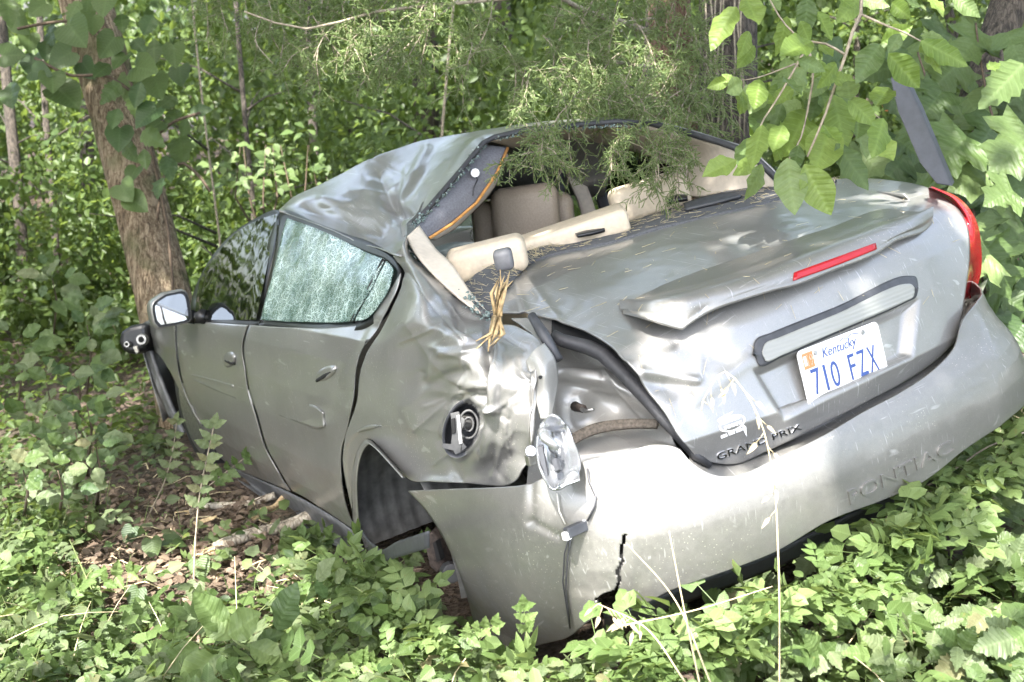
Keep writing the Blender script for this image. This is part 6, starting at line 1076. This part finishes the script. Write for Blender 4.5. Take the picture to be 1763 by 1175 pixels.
# box elder clump on the right: trifoliate serrated leaves
be = [(1180, 1090), (1240, 1050), (1290, 1010), (1350, 1040), (1400, 980), (1450, 1040), (1500, 960), (1560, 1000), (1590, 920), (1650, 880), (1640, 980), (1700, 930), (1740, 850), (1700, 1050), (1600, 1080), (1520, 1120), (1420, 1130), (1330, 1130), (1750, 980), (1690, 800), (1480, 890), (1540, 1060), (1660, 1130), (1745, 1110), (1250, 1140), (1100, 1120), (1380, 920), (1560, 860)]
wl_ = ['left of the dry grass stalk', 'right of the dry grass stalk', 'just below the bumper', 'under the maker name', 'below the valance', 'in the lower middle right', 'above the trailing dry vine', 'right of the trailing vine', 'near the dark lower bumper edge', 'under the last bumper letters']
for i, (x, y) in enumerate(be):
    dk = gD(x, y, .36); t = plant('box_elder_seedling', 'toothed light green box elder seedling in the thicket right of the bumper', 'seedling', ground_at(x, y), 'toothed seedlings in the thicket under the bumper')
    for j in range(3):
        cx = x + random.uniform(-28, 28); cy = y + random.uniform(-26, 26); a0 = random.uniform(0, 6.28)
        for s in (-1, 0, 1): a = a0 + s * 1.1; L = random.uniform(40, 62) * (1 if s else 1.15); leaf_px(t, 'serr', cx, cy, cx + L * math.cos(a), cy + L * math.sin(a) * .8, dk + random.uniform(-.08, .05), ['leaf', 'leaflight', 'leafgrey', 'leafgrey'][(i + j) % 4], 1.15, up=1.3)
    stem_obj('stem', [ground_at(x, y + 10), wat(x, y, dk)], [.004, .003], M['stem'], t)
# weeds crowding the lower edge of the bumper and the wheel arch
def edge_weeds(line, n, ns, spread, lb, mat):
    L = np.array(line, float); t = np.linspace(0, 1, len(L)); f = RNG.uniform(0, 1, n + ns); q = np.stack([np.interp(f, t, L[:, k]) for k in range(3)], 1); dy = RNG.gamma(2.0, spread / 2, len(f)) - spread * .35
    P = np.array([wat(a + RNG.normal(0, 14), b + c, D - .05 - .10 * RNG.uniform() - .002 * max(c, 0)) for (a, b, D), c in zip(q, dy)]); ok = ~in_car(P[:, 0], P[:, 1], P[:, 2], .0) & (P[:, 2] > gz(P[:, 0], P[:, 1]) - .02); k = np.arange(len(P)) < n; A = P[ok & k]; B = P[ok & ~k]
    stuffobj('edge_weeds', scatter('edge_weeds', LT['gserr'] + LT['govate'][:2] + LT['narrow'][:1], A, lie(len(A), .6), RNG.uniform(.025, .06, len(A)), None), mat, lb, 'weeds'); stuffobj('edge_weeds', scatter('edge_weeds', LT['sprig'], B, lie(len(B), .6, None, -.4), RNG.uniform(.08, .15, len(B)), None), 'leaflight', lb.replace('mixed', 'compound-leaved'), 'weeds')
edge_weeds([(1095, 1125, 2.66), (1160, 1105, 2.68), (1339, 1035, 2.82), (1517, 935, 2.98), (1600, 880, 3.1), (1680, 815, 3.28), (1790, 735, 3.5)], 800, 170, 40, 'mixed weeds overlapping the lower edge of the bumper', 'leaf')
edge_weeds([(830, 1150, 2.82), (900, 1160, 2.76), (980, 1150, 2.7), (1040, 1130, 2.66)], 120, 24, 30, 'mixed weeds under the loose bumper end', 'leafgrey')
edge_weeds([(560, 965, 3.6), (620, 1000, 3.5), (700, 1045, 3.3), (790, 1105, 3.0)], 300, 60, 26, 'mixed weeds below the rear wheel arch', 'leaf')
# sunlit leafy shrub behind the front of the roof
ss = plant('understory_shrub', 'pale sunlit shrub glowing between the vine tree and the roof', 'shrub', wat(470, 400, 9.0)); 
for i in range(130):
    x = random.gauss(460, 85); y = random.gauss(290, 45); L = random.uniform(13, 27); a = random.uniform(0, 6.28); leaf_px(ss, 'mid', x, y, x + L * math.cos(a), y + L * math.sin(a) * .6, 8.9 + random.uniform(-.4, .4), random.choice(['leaflight', 'leaf', 'leaflight']), 1.1, up=2.0)
for k in range(7): x = 400 + k * 24; stem_obj('stem', [wat(440 + k * 8, 400, 9), wat(x + 5, 340, 9), wat(x + random.uniform(-20, 20), 250, 8.9)], [.012, .008, .003], M['twigdark'], ss)
# saplings low at the left behind the bare soil
und = [(90, 480), (150, 560), (130, 640), (80, 660), (60, 720), (130, 745), (165, 770), (30, 600), (100, 810), (40, 810), (150, 700)]
for i, (x, y) in enumerate(und):
    D = 6.3 - (y - 480) / 320 * 2.0; t = plant('dogwood_shrub', 'oval-leaved young shrub ' + ['high on the shaded slope at the left, farthest back', 'just left of the vine tree base', 'touching the bare headlamp housing', 'in the middle of the shaded slope at left', 'at the left edge below the shaded slope', 'straight below the headlamp housing', 'beside the open front wheel arch', 'farthest left on the shaded slope', 'above the bare soil patch', 'at the left edge level with the bare soil', 'between headlamp housing and vine tree foot'][i], 'shrub', ground_at(x, min(y + 120, 900)), 'young shrubs left of the front wing'); ym = min(y + 120, 900)
    stem_obj('stem', [ground_at(x, ym), wat(x + 8, y + 40, D), wat(x, y, D)], [.008, .006, .003], M['twigdark'], t)
    for j in range(12): a = random.uniform(0, 6.28); r0 = random.uniform(5, 60); cx = x + r0 * math.cos(a); cy = y + r0 * math.sin(a) * .8; L = random.uniform(24, 44); a2 = a + random.gauss(0, .7); leaf_px(t, 'ovate', cx, cy, cx + L * math.cos(a2), cy + L * math.sin(a2) * .7, D + random.uniform(-.2, .2), random.choice(['leaf', 'leafdark', 'leafgrey']), 1.3, up=1.3)
# dry grass stalks with seed heads, in front of the bumper
stalks = [([(1342, 1180), (1340, 960), (1328, 800), (1300, 705), (1245, 640), (1210, 690)], 2.25, 'tall dry grass stalk with nodding seed head crossing the decal'), ([(1205, 1180), (1180, 1060), (1152, 915)], 2.2, 'stiff pale dead stalk rising before the bumper left of centre'), ([(1225, 1180), (1160, 1030), (1078, 935)], 2.25, 'thin leaning straw before the bumper crack'), ([(1180, 1175), (1110, 1080), (1030, 1040)], 2.3, 'arching dry grass head below the bumper crack'), ([(1060, 1080), (1200, 1050), (1330, 1010)], 2.45, 'pale dry stalk lying along the bumper bottom')]
M['seed'] = simple('pale_seed_husk', (.34, .29, .18), .7, noise_amt=.2)
for pts, D, lb in stalks:
    s = spline(pts, 24); t = plant('grass_stalk', lb, 'grass stalk', wat(*pts[0], D)); stem_obj('stem', [wat(x, y, D) for x, y in s], np.linspace(.0022, .001, 24), M['straw'], t)
    if len(pts) > 3 or 'head' in lb:
        for k in range(15 if len(pts) > 3 else 10):
            x, y = s[10 + k if len(pts) > 3 else 23 - k] if (10 + k) < 24 else s[-1]; a = random.uniform(.6, 2.6); L = random.uniform(16, 34); leaf_px(t, 'mid', x + L * .8 * math.cos(a), y + L * .8 * math.sin(a), x + L * 1.6 * math.cos(a), y + L * 1.6 * math.sin(a), D, 'seed', .35); stem_obj('pedicel', [wat(x, y, D), wat(x + L * .8 * math.cos(a), y + L * .8 * math.sin(a), D)], .0007, M['straw'], t, 4)
dvn = plant('dead_vine', 'dry brown vine stems trailing across the thicket under the bumper', 'vine', ground_at(1480, 930))
for pts, r in (([(1460, 960), (1530, 860), (1600, 790), (1690, 720), (1740, 650), (1763, 610)], .005), ([(1470, 950), (1520, 900), (1560, 830), (1580, 780)], .003), ([(1530, 860), (1610, 830), (1700, 770), (1763, 745)], .003), ([(1500, 1060), (1550, 1100), (1620, 1150)], .003), ([(1560, 1080), (1600, 1130), (1610, 1175)], .003), ([(1380, 1080), (1480, 1010), (1560, 990)], .0025)): stem_obj('stem', [wat(x, y, gD(1500, 950, .28) + (0 if x < 1650 else .25)) for x, y in spline(pts, 12)], r, M['twig'], dvn)
# broken logs and wood chips by the sill
def log(name, label, p, q, r, mat='log'):
    a = ground_at(*p); b = ground_at(*q); up = np.array([0, 0, r * .9 + .05]); a = a + up; b = b + up; o = empty(name, a, None, label, 'log'); d = b - a; me = MB().tube([d * f + np.array([0, 0, .012 * math.sin(f * 7)]) for f in np.linspace(0, 1, 9)], [r * (1 - .3 * abs(math.sin(f * 9)) * .3) for f in range(9)], 12).build('wood', M[mat], o, True)
    for k in range(7): e = d / np.linalg.norm(d); w = RNG.normal(0, r * .5, 3); MB().tube([w * .6 + e * .02, w + (-1 if k % 2 else -1) * e * random.uniform(.02, .07)], [r * .28, .002], 5).build('splinter', M['logwood'], o)
    return o
log('broken_log', 'pale lichen-spotted broken log leading to the rear sill', (372, 975), (560, 905), .028); log('broken_log', 'thin grey broken limb on the soil behind the pale log', (330, 905), (475, 878), .017); log('broken_log', 'short torn branch stub next to the sill', (440, 915), (490, 880), .014, 'logwood')
ch = empty('bark_chip', ground_at(350, 928), None, 'pale flat bark chip lying on the bare soil', 'wood chip'); MB().prism([np.array(q) + [0, 0, .07] for q in ((-.04, 0, 0), (.0, .02, .01), (.06, .035, .02), (.05, .01, .015), (-.01, -.015, .005))], (0, 0, .008)).build('chip', M['logwood'], ch, bevel=.002)
# torn wood wedged in the boot gap, needles and straw on the panels
wd = empty('splintered_branch', car_w(at(852, 540, 'D', 3.0)), None, 'yellow splintered branch end wedged between rear pillar and boot lid', 'branch')
for k in range(14):
    x0 = 856 + random.uniform(-6, 6); mb = MB(); up = random.random() < .55; pts = [(x0, 545), (x0 + random.uniform(-10, 10), 505 if up else 575), (x0 + (random.uniform(-6, 22) if up else random.uniform(-38, -4)), random.uniform(462, 492) if up else random.uniform(580, 608))]
    stem_obj('splinter', [car_w(at(x, y, 'D', 2.98 + random.uniform(-.02, .02) - (.06 if y > 545 else 0))) for x, y in pts], [.006, .005, .001], M['splinter'], wd, 4)
def litter_on(o, n, lo, hi, w=.0016, lift=.004):
    me = o.data; V = np.array([v.co[:] for v in me.vertices]); i = RNG.integers(0, len(V), n); P = V[i]; nr = np.array([me.vertices[int(k)].normal[:] for k in i]); up = nr @ (Rwc.T @ np.array([0, 0, 1.0])); k = up > .45; P = P[k] + nr[k] * lift; nr = nr[k]; t = np.cross(nr, rdir(len(P))); t /= np.linalg.norm(t, axis=1, keepdims=True); L = RNG.uniform(lo, hi, len(P)); return [(a, b, w) for a, b in zip(car_w(P - t * L[:, None] / 2), car_w(P + t * L[:, None] / 2 + nr * .002))]
out = litter_on(lid, 150, .01, .05) + litter_on(shelf, 520, .012, .05) + litter_on(roof, 130, .01, .06) + litter_on(spo, 25, .01, .03)
V, F, rn = ribbon_mesh(out); pn = link('pine_needles', mesh('pine_needles', V, F), M['straw']); pn['kind'] = 'stuff'; tag(pn, 'dry needles and straw bits scattered on roof, shelf and boot lid', 'needles')
